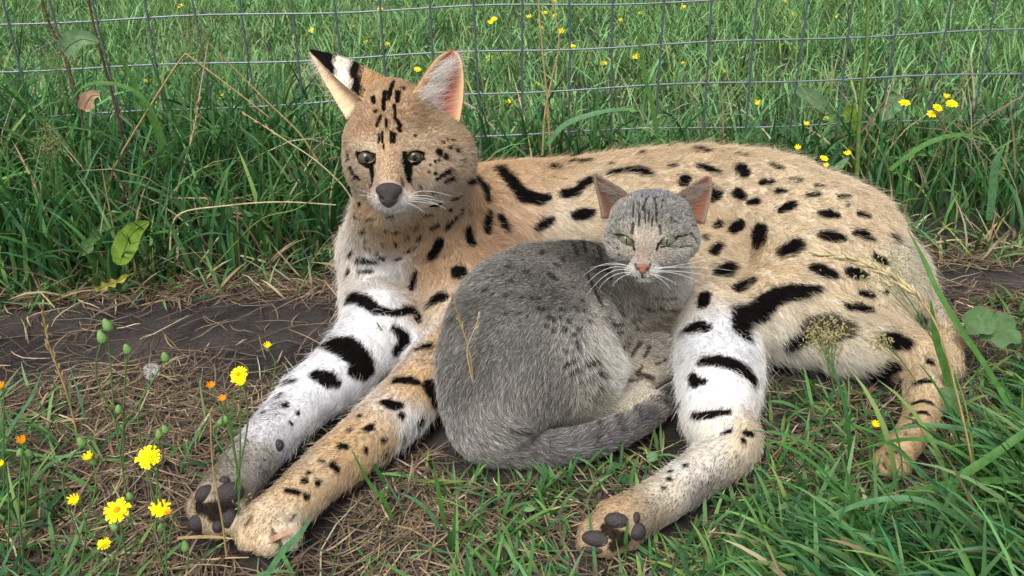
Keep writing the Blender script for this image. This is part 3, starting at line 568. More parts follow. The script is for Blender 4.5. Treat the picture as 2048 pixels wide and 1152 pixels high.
def eye(coat, parent, e, hw, hh, r, imat, pup, sx, sink):
    zs = []
    for a in (0, 60, 120, 180, 240, 300):
        p, _ = coat.hit(e[0]+hw*1.35*math.cos(math.radians(a)), e[1]+hh*1.6*math.sin(math.radians(a)))
        if p is not None: zs.append(depth(p))
    Z = np.mean(zs); R = r*Z/FPX; c = atZ(e[0], e[1], Z+R+sink*Z/FPX)
    g = norm(CAM-c); 
    V, F = cap(c, R, g, 2.6, n=24, m=10); ob = tri_mesh('eye', V, F, M_EYEDARK, parent)
    V, F = cap(c, R*1.012, norm(g+np.array([0, 0, -.06])), 1.02); tri_mesh('iris', V, F, imat, ob)
    V, F = cap(c, R*1.02, norm(g+np.array([0, 0, -.06])), pup, sx); tri_mesh('pupil', V, F, M_EYEDARK, ob)
for (e, d, rot) in SV_EYES: eye(sc_, serval, e, 18, 10, 20, M_IRIS_S, .3, .8, 2.5)
for (e, d, rot) in CT_EYES: eye(cc_, cat, e, 18, 7, 20, M_IRIS_C, .62, .12, 0)
# noses
M_NOSE_S = plain('nose_grey', tuple(lin((56, 50, 50))), .42, .4, .8, 900); M_NOSE_C = plain('nose_brick', tuple(lin((138, 94, 80))), .6, .25, .4, 1200)
def blob_part(name, prims, mat, parent, h):
    b = Body()
    for (x, y, Z, r, k, rot, op) in prims: b.pxball(x, y, Z, r, k, rot, op)
    V, Q = b.skin(h); return mesh_np(name, V, Q, mat, parent)
pn, _ = sc_.hit(778, 385); zn = depth(pn); u = zn/FPX
blob_part('nose', [(778, 380, zn-2*u, (27, 15, 16), .004, 0, 1), (777, 396, zn-2*u, (19, 17, 14), .004, 0, 1), (777, 407, zn+1*u, (7, 9, 9), .003, 0, 1),
                   (763, 398, zn-12*u, (5, 3.5, 6), .002, -35, -1), (791, 398, zn-12*u, (5, 3.5, 6), .002, 35, -1)], M_NOSE_S, serval, .0011)
pn, _ = cc_.hit(1285, 535); zc = depth(pn); u = zc/FPX
blob_part('nose', [(1285.5, 533, zc-1*u, (13.5, 6, 8), .002, 0, 1), (1285.5, 540, zc-1*u, (7.5, 8, 7), .002, 0, 1),
                   (1277.5, 539, zc-8*u, (3, 1.8, 4), .001, -35, -1), (1293.5, 539, zc-8*u, (3, 1.8, 4), .001, 35, -1)], M_NOSE_C, cat, .0007)
# pads on the soles
M_PAD = plain('pad_leather', tuple(lin((54, 47, 48))), .45, .4, .7, 700)
PADS = []
def pad(coat, parent, x, y, rx, ry, rot=0, out=.22):
    p, n = coat.hit(x, y)
    if p is None: return
    Z = depth(p); b = Body(); b.pxball(x, y, Z+ry*(.5-out)*Z/FPX, (rx, ry, ry*.8), .004, rot); 
    V, Q = b.skin(.0014); mesh_np('paw_pad', V, Q, M_PAD, parent); PADS.append((p, max(rx, ry)*Z/FPX, min(rx, ry)*Z/FPX))
for a in [(410, 987, 21, 16, 38), (459, 986, 28, 22, 10), (397, 1045, 21, 18, 25), (459, 1036, 18, 21, 0), (436, 1052, 12, 14, 0), (449, 962, 12, 10, 0), (556, 891, 12, 13, 0)]: pad(sc_, serval, *a)
for a in [(1233, 1041, 25, 16, -5), (1273, 1062, 19, 19, -15), (1272, 1036, 9, 13, -10), (1193, 1078, 30, 17, -8), (1186, 1099, 24, 9, -3)]: pad(sc_, serval, *a)
for a in [(1296, 752, 6, 4.5, 20), (1291, 767, 3, 3, 0)]: pad(cc_, cat, *a, .5)
# fur
def keep_fn(coat, ears, eyes, nose, pads, hw, hh):
    ear_face = np.zeros(len(coat.T), bool)
    for (a, b, c) in ears: ear_face |= ((coat.T >= a) & (coat.T < b)).all(1)
    def keep(P, N, t):
        k = (P[:, 2] > .003) & (N[:, 2] > -.75) & ~ear_face[t]
        x, y, Z = topix(P)
        toward = ((CAM-P)*N).sum(1) > 0
        for (e, d, rot) in eyes:
            a = math.radians(-rot); dx, dy = x-e[0], y-e[1]; u = dx*math.cos(a)+dy*math.sin(a); v = -dx*math.sin(a)+dy*math.cos(a)
            k &= ~(((u/hw)**2+(v/hh)**2 < 1) & (np.linalg.norm(P-atZ(e[0], e[1], coat.hd), axis=1) < .06))
        for (c, r) in nose: k &= np.linalg.norm(P-c, axis=1) > r
        for (c, r, r2) in pads: k &= np.linalg.norm(P-c, axis=1) > r2*.95
        return k
    return keep
sc_.hd, cc_.hd = ZS, ZC
NS = [(atZ(778, 382, zn), 22*zn/FPX), (atZ(777, 398, zn), 16*zn/FPX)]; NC = [(atZ(1285.5, 534, zc), 10*zc/FPX), (atZ(1285.5, 541, zc), 6*zc/FPX)]
kS = keep_fn(sc_, SV_EAR, SV_EYES, NS, PADS, 19, 11); kC = keep_fn(cc_, CT_EAR, CT_EYES, NC, PADS[-2:], 20, 9)
def density(coat, hc, hr, gain):
    cen = coat.V[coat.T].mean(1); d = np.ones(len(cen)); d[np.linalg.norm(cen-hc, axis=1) < hr] = gain
    d *= np.where(((CAM-cen)*coat.FN).sum(1) > 0, 1, .45); return d
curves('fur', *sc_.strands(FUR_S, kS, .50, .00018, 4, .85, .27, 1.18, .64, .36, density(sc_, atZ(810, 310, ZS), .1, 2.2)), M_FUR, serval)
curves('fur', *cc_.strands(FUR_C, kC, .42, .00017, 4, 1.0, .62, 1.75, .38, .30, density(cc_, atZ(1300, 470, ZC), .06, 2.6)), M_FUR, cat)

def tuft(coat, er, n, nu, col, L0, width, side, u0, u1, v0, v1):
    """long soft hairs lining the inside of an ear, growing from one rim across the opening"""
    a = er[0]; rows = (er[1]-er[0])//nu
    G = coat.V[a:er[1]].reshape(rows, nu, 3); out = np.zeros((n, 5, 3))
    for i in range(n):
        v = RNG.uniform(v0, v1)*(rows-1); r = int(min(v, rows-2)); f = v-r
        u = RNG.uniform(u0, u1)*(nu-1); c = int(min(u, nu-2)); g = u-c
        row = G[r]*(1-f)+G[r+1]*f
        p = row[c]*(1-g)+row[c+1]*g; q = row[nu-1] if side > 0 else row[0]
        up = G[min(r+3, rows-1), c]-G[r, c]; inn = (row[0]+row[-1])/2-row[nu//2]
        d = norm(norm(q-p)*1.0+norm(up)*RNG.uniform(.1, .9)+norm(inn)*RNG.uniform(.1, .6)+RNG.normal(size=3)*.22)
        L = L0*RNG.uniform(.5, 1.2); bend = RNG.normal(size=3)*.15+norm(up)*.15
        for k in range(5):
            t = k/4; out[i, k] = p+d*L*t+bend*L*t*t
    c = np.tile(lin(col), (n, 5, 1))*RNG.uniform(.7, 1.1, (n, 1, 1))
    return out, np.tile(np.linspace(1, .3, 5)*width, (n, 1)), np.clip(c, 0, .95)
def cat3(*t): return [np.concatenate(x) for x in zip(*t)]
curves('ear_hair', *cat3(tuft(sc_, SV_EAR[0], 420, 13, (240, 236, 230), .024, .00017, 1, .02, .35, .05, .72),
                         tuft(sc_, SV_EAR[1], 260, 15, (238, 228, 214), .014, .00016, -1, .0, .25, .02, .8),
                         tuft(sc_, SV_EAR[1], 160, 15, (238, 228, 214), .016, .00016, -1, .7, .98, .02, .6)), M_FUR, serval)
curves('ear_hair', *cat3(tuft(cc_, CT_EAR[0], 240, 11, (176, 168, 156), .013, .00012, -1, .5, .97, .02, .6),
                         tuft(cc_, CT_EAR[1], 240, 11, (176, 168, 156), .013, .00012, 1, .03, .5, .02, .6)), M_FUR, cat)
def whiskers(coat, lines, parent, width, col=(235, 235, 232)):
    """each: root px, mid px, tip px, depth change of the tip towards the viewer (px)"""
    out = []
    for (r, m_, t, d) in lines:
        p, _ = coat.hit(*r)
        if p is None: continue
        Z = depth(p); A = np.array([p, atZ(*m_, Z*(1-.5*d/FPX)), atZ(*t, Z*(1-d/FPX))])
        out.append([A[0]*(1-s)*(1-2*s)+A[1]*4*s*(1-s)+A[2]*s*(2*s-1) for s in np.linspace(0, 1, 9)])
    out = np.array(out); n = len(out)
    curves('whiskers', out, np.tile(np.linspace(1, .35, 9)*width, (n, 1)), np.tile(lin(col), (n, 9, 1)), M_FUR, parent)
whiskers(cc_, [((1303,536),(1360,530),(1424,516),20),((1305,539),(1380,534),(1462,541),24),((1306,542),(1370,544),(1440,556),22),((1305,545),(1360,549),(1418,576),20),((1303,548),(1330,556),(1356,571),15),((1302,549),(1325,561),(1342,580),12),
  ((1266,537),(1215,527),(1166,552),20),((1265,540),(1215,537),(1170,572),22),((1264,543),(1220,545),(1174,590),22),((1263,545),(1225,552),(1198,578),18),((1262,547),(1240,556),(1225,572),12),((1266,535),(1230,529),(1180,535),18)], cat, .00028)
whiskers(sc_, [((815,396),(850,397),(886,404),14),((818,399),(855,402),(892,418),14),((815,402),(840,404),(878,410),12),((820,392),(850,382),(902,392),12),((812,405),(830,412),(848,424),10),((752,392),(735,385),(712,377),10),((750,396),(735,392),(715,390),10),((816,394),(845,391),(870,396),12)], serval, .0003)

def longer(coat, n, keep, cap_):
    """sparse long guard hairs that break up the outline"""
    pts, rad, cc = coat.strands(n, lambda P, N, t: keep(P, N, t) & (coat.length(P) > cap_), .62, .00013, 5, 1.45, .25, 1.25, .8, .55)
    return pts, rad, cc
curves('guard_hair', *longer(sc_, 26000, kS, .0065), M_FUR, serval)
curves('guard_hair', *longer(cc_, 9000, kC, .0055), M_FUR, cat)
# ------------------------------------------------------------------ the ground
def graded(lo, hi, fine_lo, fine_hi, step, grow=1.18):
    a = list(np.arange(fine_lo, fine_hi, step)); s = step; x = fine_hi
    while x < hi: a.append(x); s *= grow; x += s
    a.append(hi); s = step; x = fine_lo-step; pre = []
    while x > lo: pre.append(x); s *= grow; x -= s
    return np.array([lo]+pre[::-1]+a)
gx = graded(-60, 60, -1.1, 1.1, .009); gy = graded(-8, 120, .35, 1.5, .009)
GX, GY = np.meshgrid(gx, gy, indexing='ij'); P = np.stack([GX.ravel(), GY.ravel(), np.zeros(GX.size)], 1)
def ground_z(P):
    Q = P.copy(); Q[:, 2] = 0
    z = noise3(Q, 6, 41)*.006+noise3(Q, 22, 42)*.004+noise3(Q, 70, 43)*.0022+noise3(Q, 160, 44)*.0012
    return z-.007
P[:, 2] = ground_z(P)
n1, n2 = len(gx), len(gy); ii = (np.arange(n1-1)[:, None]*n2+np.arange(n2-1)[None]).ravel()
m, n, l, b = new_mat('soil')
tc = n.new('ShaderNodeTexCoord')
def tex(scale, detail=6, rough=.6):
    t = n.new('ShaderNodeTexNoise'); t.inputs['Scale'].default_value = scale; t.inputs['Detail'].default_value = detail; t.inputs['Roughness'].default_value = rough
    l.new(tc.outputs['Object'], t.inputs['Vector']); return t
t1 = tex(9); r1 = n.new('ShaderNodeValToRGB'); r1.color_ramp.elements[0].position = .35; r1.color_ramp.elements[1].position = .68
r1.color_ramp.elements[0].color = (*lin((50, 46, 45)), 1); r1.color_ramp.elements[1].color = (*lin((82, 76, 73)), 1); l.new(t1.outputs[0], r1.inputs[0])
t2 = tex(160, 8, .7); r2 = n.new('ShaderNodeValToRGB'); r2.color_ramp.elements[0].position = .3; r2.color_ramp.elements[0].color = (.45, .43, .42, 1); r2.color_ramp.elements[1].position = .75; r2.color_ramp.elements[1].color = (1.25, 1.22, 1.2, 1); l.new(t2.outputs[0], r2.inputs[0])
mx = n.new('ShaderNodeMixRGB'); mx.blend_type = 'MULTIPLY'; mx.inputs[0].default_value = 1; l.new(r1.outputs[0], mx.inputs[1]); l.new(r2.outputs[0], mx.inputs[2]); l.new(mx.outputs[0], b.inputs['Base Color'])
b.inputs['Roughness'].default_value = .8; b.inputs['Specular IOR Level'].default_value = .2
bp = n.new('ShaderNodeBump'); bp.inputs['Strength'].default_value = .9; bp.inputs['Distance'].default_value = .004; l.new(t2.outputs[0], bp.inputs['Height']); l.new(bp.outputs[0], b.inputs['Normal'])
tag(mesh_np('ground', P, np.stack([ii, ii+n2, ii+n2+1, ii+1], 1), m), kind='structure')
# ------------------------------------------------------------------ where the animals lie
RES = .006; MX0, MY0, MN = -1.2, .2, 420
occ = np.zeros((MN, MN), bool); occ_cat = None
for V in (SV_V, CT_V):
    v = V[V[:, 2] < .10]; i = ((v[:, 0]-MX0)/RES).astype(int); j = ((v[:, 1]-MY0)/RES).astype(int)
    k = (i >= 0) & (i < MN) & (j >= 0) & (j < MN); occ[i[k], j[k]] = True
def dil(m, r):
    o = m.copy()
    for _ in range(r):
        q = o.copy(); q[1:] |= o[:-1]; q[:-1] |= o[1:]; q[:, 1:] |= o[:, :-1]; q[:, :-1] |= o[:, 1:]; o = q
    return o
occ = dil(occ, 1); near = dil(occ, 9); near2 = dil(occ, 22)
def look(mask, P):
    i = ((P[:, 0]-MX0)/RES).astype(int); j = ((P[:, 1]-MY0)/RES).astype(int)
    k = (i >= 0) & (i < MN) & (j >= 0) & (j < MN); o = np.zeros(len(P), bool); o[k] = mask[i[k], j[k]]; return o
FENCE_Y, FENCE_T = 1.535, math.tan(math.radians(2.5))
# ------------------------------------------------------------------ blades
def blades(roots, hgt, wid, az, lean, curl, col, seg=5, tipdark=.0, twist=0.3, kink=None):
    """ribbons that rise from their roots and bend over; returns V, F, C"""
    n = len(roots); t = np.linspace(0, 1, seg+1)
    ang = lean[:, None]+curl[:, None]*t[None]**1.3                        # angle from the vertical
    ds = hgt[:, None]/seg
    x = np.concatenate([np.zeros((n, 1)), np.cumsum(np.sin(ang[:, :-1])*ds, 1)], 1)
    z = np.concatenate([np.zeros((n, 1)), np.cumsum(np.cos(ang[:, :-1])*ds, 1)], 1)
    d = np.stack([np.cos(az), np.sin(az), 0*az], 1); s = np.stack([-np.sin(az), np.cos(az), 0*az], 1)
    sway = RNG.normal(size=n)*.12
    P = roots[:, None]+d[:, None]*x[..., None]+np.array([0, 0, 1.])*z[..., None]+s[:, None]*(sway[:, None]*hgt[:, None]*t[None]**2)[..., None]
    P[..., 2] = np.maximum(P[..., 2], roots[:, None, 2]+.0015+.004*t[None])
    tw = RNG.uniform(-1, 1, n)*twist*3
    a2 = tw[:, None]*(.3+t[None]); side = s[:, None]*np.cos(a2)[..., None]+(d[:, None]*np.cos(ang)[..., None]-np.array([0, 0, 1.])*np.sin(ang)[..., None])*np.sin(a2)[..., None]
    w = wid[:, None]*np.interp(t, [0, .15, .55, .85, 1], [.7, 1, .95, .5, .04])[None]*.5
    L = P-side*w[..., None]; R = P+side*w[..., None]
    V = np.stack([L, R], 2).reshape(-1, 3)
    base = (np.arange(n)*(seg+1)*2)[:, None]+np.arange(seg)[None]*2
    F = np.stack([base, base+1, base+3, base+2], -1).reshape(-1, 4)
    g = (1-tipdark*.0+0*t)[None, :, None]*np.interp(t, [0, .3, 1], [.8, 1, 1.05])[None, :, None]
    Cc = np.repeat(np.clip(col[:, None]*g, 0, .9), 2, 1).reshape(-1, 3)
    return V, F, Cc
def merge(parts):
    Vs, Fs, Cs, o = [], [], [], 0
    for V, F, Cc in parts: Vs.append(V); Fs.append(F+o); Cs.append(Cc); o += len(V)
    return np.concatenate(Vs), np.concatenate(Fs), np.concatenate(Cs)
GREENS = [(66, 112, 54), (62, 112, 68), (84, 128, 66), (50, 92, 46), (100, 140, 86), (116, 138, 74)]
DRYS = [(168, 152, 118), (140, 124, 98), (192, 178, 146), (120, 104, 84), (150, 130, 94)]
def pal(n, cols, wts=None, v=.16):
    c = np.array([lin(x) for x in cols]); i = RNG.choice(len(c), n, p=None if wts is None else np.array(wts)/sum(wts))
    return c[i]*np.exp(RNG.normal(size=n)*v)[:, None]*(1+RNG.normal(size=(n, 3))*.05)
def scatter(n, x0, x1, y0, y1, fn):
    """n tries in photo pixels, dropped on the ground, kept with probability fn(px, py)"""
    x = RNG.uniform(x0, x1, n); y = RNG.uniform(y0, y1, n); d = CF[None]+CR[None]*((x-1024)/FPX)[:, None]+CU[None]*((576-y)/FPX)[:, None]
    P = CAM+d*(-H/d[:, 2])[:, None]; P[:, 2] = 0
    k = RNG.random(n) < fn(x, y, P); P = P[k]; P[:, 2] = ground_z(P)
    return P
def scat_w(n, x0, x1, y0, y1, fn):
    """n tries spread evenly over the ground"""
    P = np.stack([RNG.uniform(x0, x1, n), RNG.uniform(y0, y1, n), np.zeros(n)], 1); x, y, _ = topix(P)
    k = RNG.random(n) < fn(x, y, P); P = P[k]; P[:, 2] = ground_z(P); return P
def sstep(a, b, x): t = np.clip((x-a)/(b-a), 0, 1); return t*t*(3-2*t)
clump = lambda P, s, k: np.clip(.5+.9*noise3(P*np.array([1, 1, 0]), s, k), 0, 1)
def drop(P, mask, p=1.0): return P[~look(mask, P)]
def R_(n, a, b): return RNG.uniform(a, b, n)
G = []
# lawn beyond the fence
def fy(P): return FENCE_Y+P[:, 0]*FENCE_T
P = scat_w(120000, -3.6, 3.6, 1.55, 5.4, lambda x, y, P: ((x > -250) & (x < 2300) & (P[:, 1] > fy(P)+.02))*(.35+.65*clump(P, 9, 51)))
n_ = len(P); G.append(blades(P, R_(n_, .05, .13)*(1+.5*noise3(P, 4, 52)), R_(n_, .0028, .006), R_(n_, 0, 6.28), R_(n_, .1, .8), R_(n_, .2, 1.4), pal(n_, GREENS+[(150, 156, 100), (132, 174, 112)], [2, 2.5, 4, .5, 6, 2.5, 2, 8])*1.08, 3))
# tall strip along the fence
def tallf(x, y, P):
    edge = np.interp(x, [-200, 0, 250, 480, 640, 760, 1000, 1700, 1850, 2050, 2300], [600, 590, 575, 560, 520, 440, 380, 400, 455, 480, 490])+22*noise3(P, 9, 53)
    return (y < edge)*np.interp(x, [0, 700, 900, 1500, 1700, 2048], [1, 1, .7, .55, .85, 1])*(.4+.6*clump(P, 11, 54))
P = scat_w(17000, -1.5, 1.5, 1.02, 1.62, tallf); P = drop(P, near); n_ = len(P)
x, y, _ = topix(P); hm = np.interp(x, [0, 450, 760, 1000, 1600, 1850, 2048], [1.15, 1.05, .8, .75, .62, .6, .62])*np.interp(P[:, 1]-fy(P), [-.45, -.12, .05], [.5, .95, 1.1])
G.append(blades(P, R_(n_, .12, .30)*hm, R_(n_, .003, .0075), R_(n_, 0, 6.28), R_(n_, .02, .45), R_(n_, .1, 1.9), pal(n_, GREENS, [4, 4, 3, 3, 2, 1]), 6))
P = scat_w(2600, -1.5, 1.5, 1.02, 1.62, tallf); P = drop(P, near); n_ = len(P)
G.append(blades(P, R_(n_, .10, .30), R_(n_, .0015, .004), R_(n_, 0, 6.28), R_(n_, .1, .9), R_(n_, .1, 1.7), pal(n_, DRYS), 5))
# low fringe where the tall strip meets the mud
def fringe(x, y, P):
    e = np.interp(x, [0, 250, 480, 640, 760, 1840, 1900, 2050], [585, 570, 560, 545, 480, 470, 490, 500])+16*noise3(P, 14, 58)
    return np.exp(-((y-e+5)/26)**2)*(.3+.7*clump(P, 16, 57))
P = scat_w(26000, -1.4, 1.4, .95, 1.5, fringe); P = drop(P, occ); n_ = len(P)
G.append(blades(P, R_(n_, .03, .10), R_(n_, .002, .005), R_(n_, 0, 6.28), R_(n_, .5, 1.4), R_(n_, .1, 1.0), np.where((RNG.random(n_) < .6)[:, None], pal(n_, GREENS), pal(n_, DRYS)), 4))
# front left
def fleft(x, y, P):
    return sstep(430, 40, x-(y-1000)*.9+60*noise3(P, 10, 61))*sstep(770, 1000, y+40*noise3(P, 12, 60))*(.3+.7*clump(P, 15, 62))
P = scat_w(7000, -.75, .1, .36, .98, fleft); P = drop(P, near2); n_ = len(P)
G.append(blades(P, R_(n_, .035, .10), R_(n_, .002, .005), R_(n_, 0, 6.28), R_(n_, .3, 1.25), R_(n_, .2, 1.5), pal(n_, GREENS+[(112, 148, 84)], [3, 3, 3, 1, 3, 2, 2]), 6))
# front right, lush
def fright(x, y, P):
    a = sstep(1480, 1760, x+(y-860)*.55+70*noise3(P, 7, 63))*sstep(760, 900, y+(x-1600)*.25)
    c = sstep(1900, 1990, x)*sstep(570, 660, y)*.6
    return np.maximum(a, c)*(.35+.65*clump(P, 12, 64))
P = scat_w(27000, .05, 1.15, .34, 1.15, fright); P = drop(P, near); n_ = len(P); x, y, _ = topix(P)
hm = np.interp(x, [1400, 1750, 2048], [.4, .7, .95])*np.where(look(near2, P), .5, 1)*np.interp(y, [600, 800, 950, 1152], [.45, .5, .8, .9])
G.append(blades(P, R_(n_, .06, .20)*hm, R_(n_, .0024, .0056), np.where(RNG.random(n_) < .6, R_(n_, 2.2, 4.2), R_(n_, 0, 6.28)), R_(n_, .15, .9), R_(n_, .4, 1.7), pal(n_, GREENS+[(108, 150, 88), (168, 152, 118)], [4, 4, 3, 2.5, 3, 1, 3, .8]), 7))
# short turf, centre and right
def turf(x, y, P):
    a = sstep(880, 1120, x+(y-900)*.3+60*noise3(P, 8, 65))*sstep(700, 800, y)
    return a*(.22+.78*clump(P, 13, 66))
P = scat_w(24000, -.2, .75, .34, .98, turf); P = drop(P, occ); n_ = len(P)
G.append(blades(P, R_(n_, .02, .075)*np.where(look(near, P), .6, 1), R_(n_, .0018, .0045), R_(n_, 0, 6.28), R_(n_, .3, 1.3), R_(n_, .1, 1.3), pal(n_, GREENS+[(112, 152, 80)], [4, 3, 3, 2, 3, 2, 4]), 5))
# thin green in the thatch and mud
P = scat_w(7000, -.8, .4, .35, 1.05, lambda x, y, P: sstep(760, 900, y)*.5*clump(P, 17, 67)**2); P = drop(P, occ); n_ = len(P)
G.append(blades(P, R_(n_, .02, .07), R_(n_, .0016, .004), R_(n_, 0, 6.28), R_(n_, .4, 1.3), R_(n_, .1, 1.2), pal(n_, GREENS), 5))
P = scat_w(330, .25, .65, .5, .85, lambda x, y, P: ((x > 1690) & (x < 1960) & (y > 925) & (y < 1020))*1.0); P = drop(P, occ); n_ = len(P)
G.append(blades(P, R_(n_, .07, .15), R_(n_, .003, .006), R_(n_, 1.4, 3.2), R_(n_, .1, .7), R_(n_, .4, 1.5), pal(n_, GREENS), 6))
V, F, Cc = merge(G)
tag(mesh_np('grass', V, F, M_LEAF, cols=Cc), 'green grass growing along the wire fence and around the animals', 'grass', kind='stuff')
NG = len(F)
# small round weed leaves between the blades
def discs(P, rad, col, tilt, hgt):
    n = len(P); k = 7; a = np.linspace(0, 2*math.pi, k, endpoint=False); az = R_(n, 0, 6.28)
    up = norm(np.stack([np.cos(az)*tilt, np.sin(az)*tilt, np.ones(n)], 1)); s = norm(np.cross(up, np.array([[.3, .9, .1]]))); t = np.cross(up, s)
    c = P+np.array([0, 0, 1.])*hgt[:, None]
    rr = rad[:, None]*(1+.14*np.cos(3*a[None]+R_(n, 0, 6)[:, None]))
    ring = c[:, None]+(s[:, None]*np.cos(a)[None, :, None]+t[:, None]*np.sin(a)[None, :, None]*.8)*rr[..., None]-up[:, None]*(rad*.18)[:, None, None]
    V = np.concatenate([c[:, None], ring], 1).reshape(-1, 3); b = (np.arange(n)*(k+1))[:, None]
    i = np.arange(k); F = np.stack([b+0*i, b+1+i, b+1+(i+1) % k], -1).reshape(-1, 3)
    return V, F, np.repeat(np.clip(col, 0, .9), k+1, 0)
P = scat_w(16000, -3.4, 3.4, 1.58, 5.2, lambda x, y, P: ((x > -200) & (x < 2250) & (P[:, 1] > fy(P)+.03))*clump(P, 5, 71)); n_ = len(P)
D1 = discs(P, R_(n_, .004, .010), pal(n_, [(104, 150, 92), (90, 136, 74), (124, 164, 110)]), R_(n_, 0, .8), R_(n_, .02, .08))
P = scat_w(2500, -.1, 1.0, .35, 1.05, lambda x, y, P: np.maximum(turf(x, y, P), fright(x, y, P))*.8*clump(P, 9, 72)); P = drop(P, near); n_ = len(P)
D2 = discs(P, R_(n_, .003, .008), pal(n_, [(96, 140, 80), (84, 128, 66), (112, 150, 96)]), R_(n_, 0, .7), R_(n_, .006, .025))
V, F, Cc = merge([D1, D2])
tag(mesh_np('clover', V, F, M_LEAF, cols=Cc), 'small round clover and weed leaves in the turf', 'clover', kind='stuff')
# dead straw lying on the soil
def straw(P, L, wid, col, rise):
    n = len(P); seg = 4; t = np.linspace(-.5, .5, seg+1); az = R_(n, 0, 6.28); d = np.stack([np.cos(az), np.sin(az), 0*az], 1); s = np.stack([-np.sin(az), np.cos(az), 0*az], 1)
    k = RNG.normal(size=n)*.4
    Q = P[:, None]+d[:, None]*(t[None]*L[:, None])[..., None]+s[:, None]*(k[:, None]*L[:, None]*t[None]**2)[..., None]
    z = ground_z(Q.reshape(-1, 3)).reshape(n, -1); Q[..., 2] = z+rise[:, None]*(1+1.2*t[None]*R_(n, -1, 1)[:, None])+.0006
    w = wid[:, None]*np.array([.4, 1, 1, .9, .3])[None]*.5; up = np.array([0, 0, 1.])*R_(n, -.5, .5)[:, None]; ss = norm(s+up)
    V = np.stack([Q-ss[:, None]*w[..., None], Q+ss[:, None]*w[..., None]], 2).reshape(-1, 3)
    b = (np.arange(n)*(seg+1)*2)[:, None]+np.arange(seg)[None]*2
    return V, np.stack([b, b+1, b+3, b+2], -1).reshape(-1, 4), np.repeat(np.clip(col, 0, .8), (seg+1)*2, 0)
def thatch(x, y, P):
    a = sstep(700, 800, y+.10*(x-300)+40*noise3(P, 7, 81))*(.45+.55*clump(P, 9, 82))
    a = np.maximum(a, .9*np.exp(-((y-np.interp(x, [0, 480, 700, 1850, 2048], [590, 570, 580, 490, 505]))/22)**2))
    return np.maximum(a, .07*((y > 540) & (y < 800)))
P = scat_w(64000, -.95, .95, .34, 1.35, thatch); P = drop(P, occ); n_ = len(P)
S1 = straw(P, R_(n_, .015, .075)*np.where(RNG.random(n_) < .12, 1.9, 1), R_(n_, .0006, .0019), pal(n_, DRYS+[(110, 94, 80), (92, 78, 68)], [2.4, 4, 1.3, 5, 2, 7, 6], .25), R_(n_, 0, .009))
tag(mesh_np('dead_grass', *S1[:2], M_STRAW, cols=S1[2]), 'dead brown grass stems matted on the dark bare soil', 'straw', kind='stuff')
print('tris', NG*2, len(S1[1])*2, len(F))
# ------------------------------------------------------------------ wire fence
M_WIRE = plain('galvanised_wire', tuple(lin((128, 136, 140))), .45, .5, .35, 500); M_WIRE.node_tree.nodes['Principled BSDF'].inputs['Metallic'].default_value = .55
M_WIRE2 = plain('dark_wire', tuple(lin((78, 86, 92))), .5, .4, .35, 500)
def spline(A, n):
    A = np.asarray(A, float)
    if len(A) == 2: return A[0]+(A[1]-A[0])*np.linspace(0, 1, n)[:, None]
    out = []
    for t in np.linspace(0, len(A)-1, n):
        i = int(min(t, len(A)-2)); f = t-i; p0, p1, p2, p3 = A[max(i-1, 0)], A[i], A[i+1], A[min(i+2, len(A)-1)]
        out.append(.5*((2*p1)+(-p0+p2)*f+(2*p0-5*p1+4*p2-p3)*f*f+(-p0+3*p1-3*p2+p3)*f**3))
    return np.array(out)
def tube(pts, rad, k=6):
    P = np.asarray(pts, float); n = len(P); rad = np.broadcast_to(np.asarray(rad, float), (n,)); T = norm(np.gradient(P, axis=0))
    ref = np.array([0, 0, 1.]) if abs(T[n//2, 2]) < .8 else np.array([0, 1., 0]); a = norm(np.cross(T, ref)); b = np.cross(T, a)
    an = np.linspace(0, 2*math.pi, k, endpoint=False)
    V = (P[:, None]+(a[:, None]*np.cos(an)[None, :, None]+b[:, None]*np.sin(an)[None, :, None])*rad[:, None, None]).reshape(-1, 3)
    F = [(i*k+j, i*k+(j+1) % k, (i+1)*k+(j+1) % k, (i+1)*k+j) for i in range(n-1) for j in range(k)]
    return V, np.array(F)
def thing(name, label, cat, loc, group=None):
    o = bpy.data.objects.new(name, None); o.empty_display_size = .02; o.location = [float(v) for v in loc]; link(o); tag(o, label, cat, group); return o
def child(name, V, F, mat, root, cols=None, parent=None):
    """mesh part in the frame of its thing"""
    off = np.array(root.location)
    return mesh_np(name, np.asarray(V)-off, F, mat, parent or root, cols=cols)
def onfence(px_, py_):
    d = ray(px_, py_); t = FENCE_Y/(d[1]-FENCE_T*d[0]); return CAM+d*t
fx = [onfence(x, 97)[0] for x in [32, 122, 212, 308, 402, 497, 592, 680, 770, 862, 953, 1046, 1136, 1226, 1321, 1414, 1507, 1600, 1692, 1788, 1880, 1972]]
st = (fx[-1]-fx[0])/(len(fx)-1); fx = [fx[0]-st*i for i in range(7, 0, -1)]+fx+[fx[-1]+st*i for i in range(1, 8)]
hz = [onfence(1024, y)[2] for y in (10, 97, 186, 271, 352)]; dz = hz[0]-hz[1]; hz = [hz[0]+dz*2, hz[0]+dz]+hz
fence = thing('wire_fence', 'galvanised square mesh wire fence standing in the tall grass behind the serval', 'fence', (0, FENCE_Y, 0))
for q, z in enumerate(hz):
    xs = np.linspace(fx[0]-.04, fx[-1]+.04, 60); A = np.stack([xs, FENCE_Y+xs*FENCE_T+.002*np.sin(xs*9+q), z+.004*np.sin(xs*2.1+q*1.7)+.0022*np.sin(xs*13+q)-.010*np.clip(-xs, 0, 1)], 1)
    child('horizontal_wire', *tube(A, .0017), M_WIRE, fence)
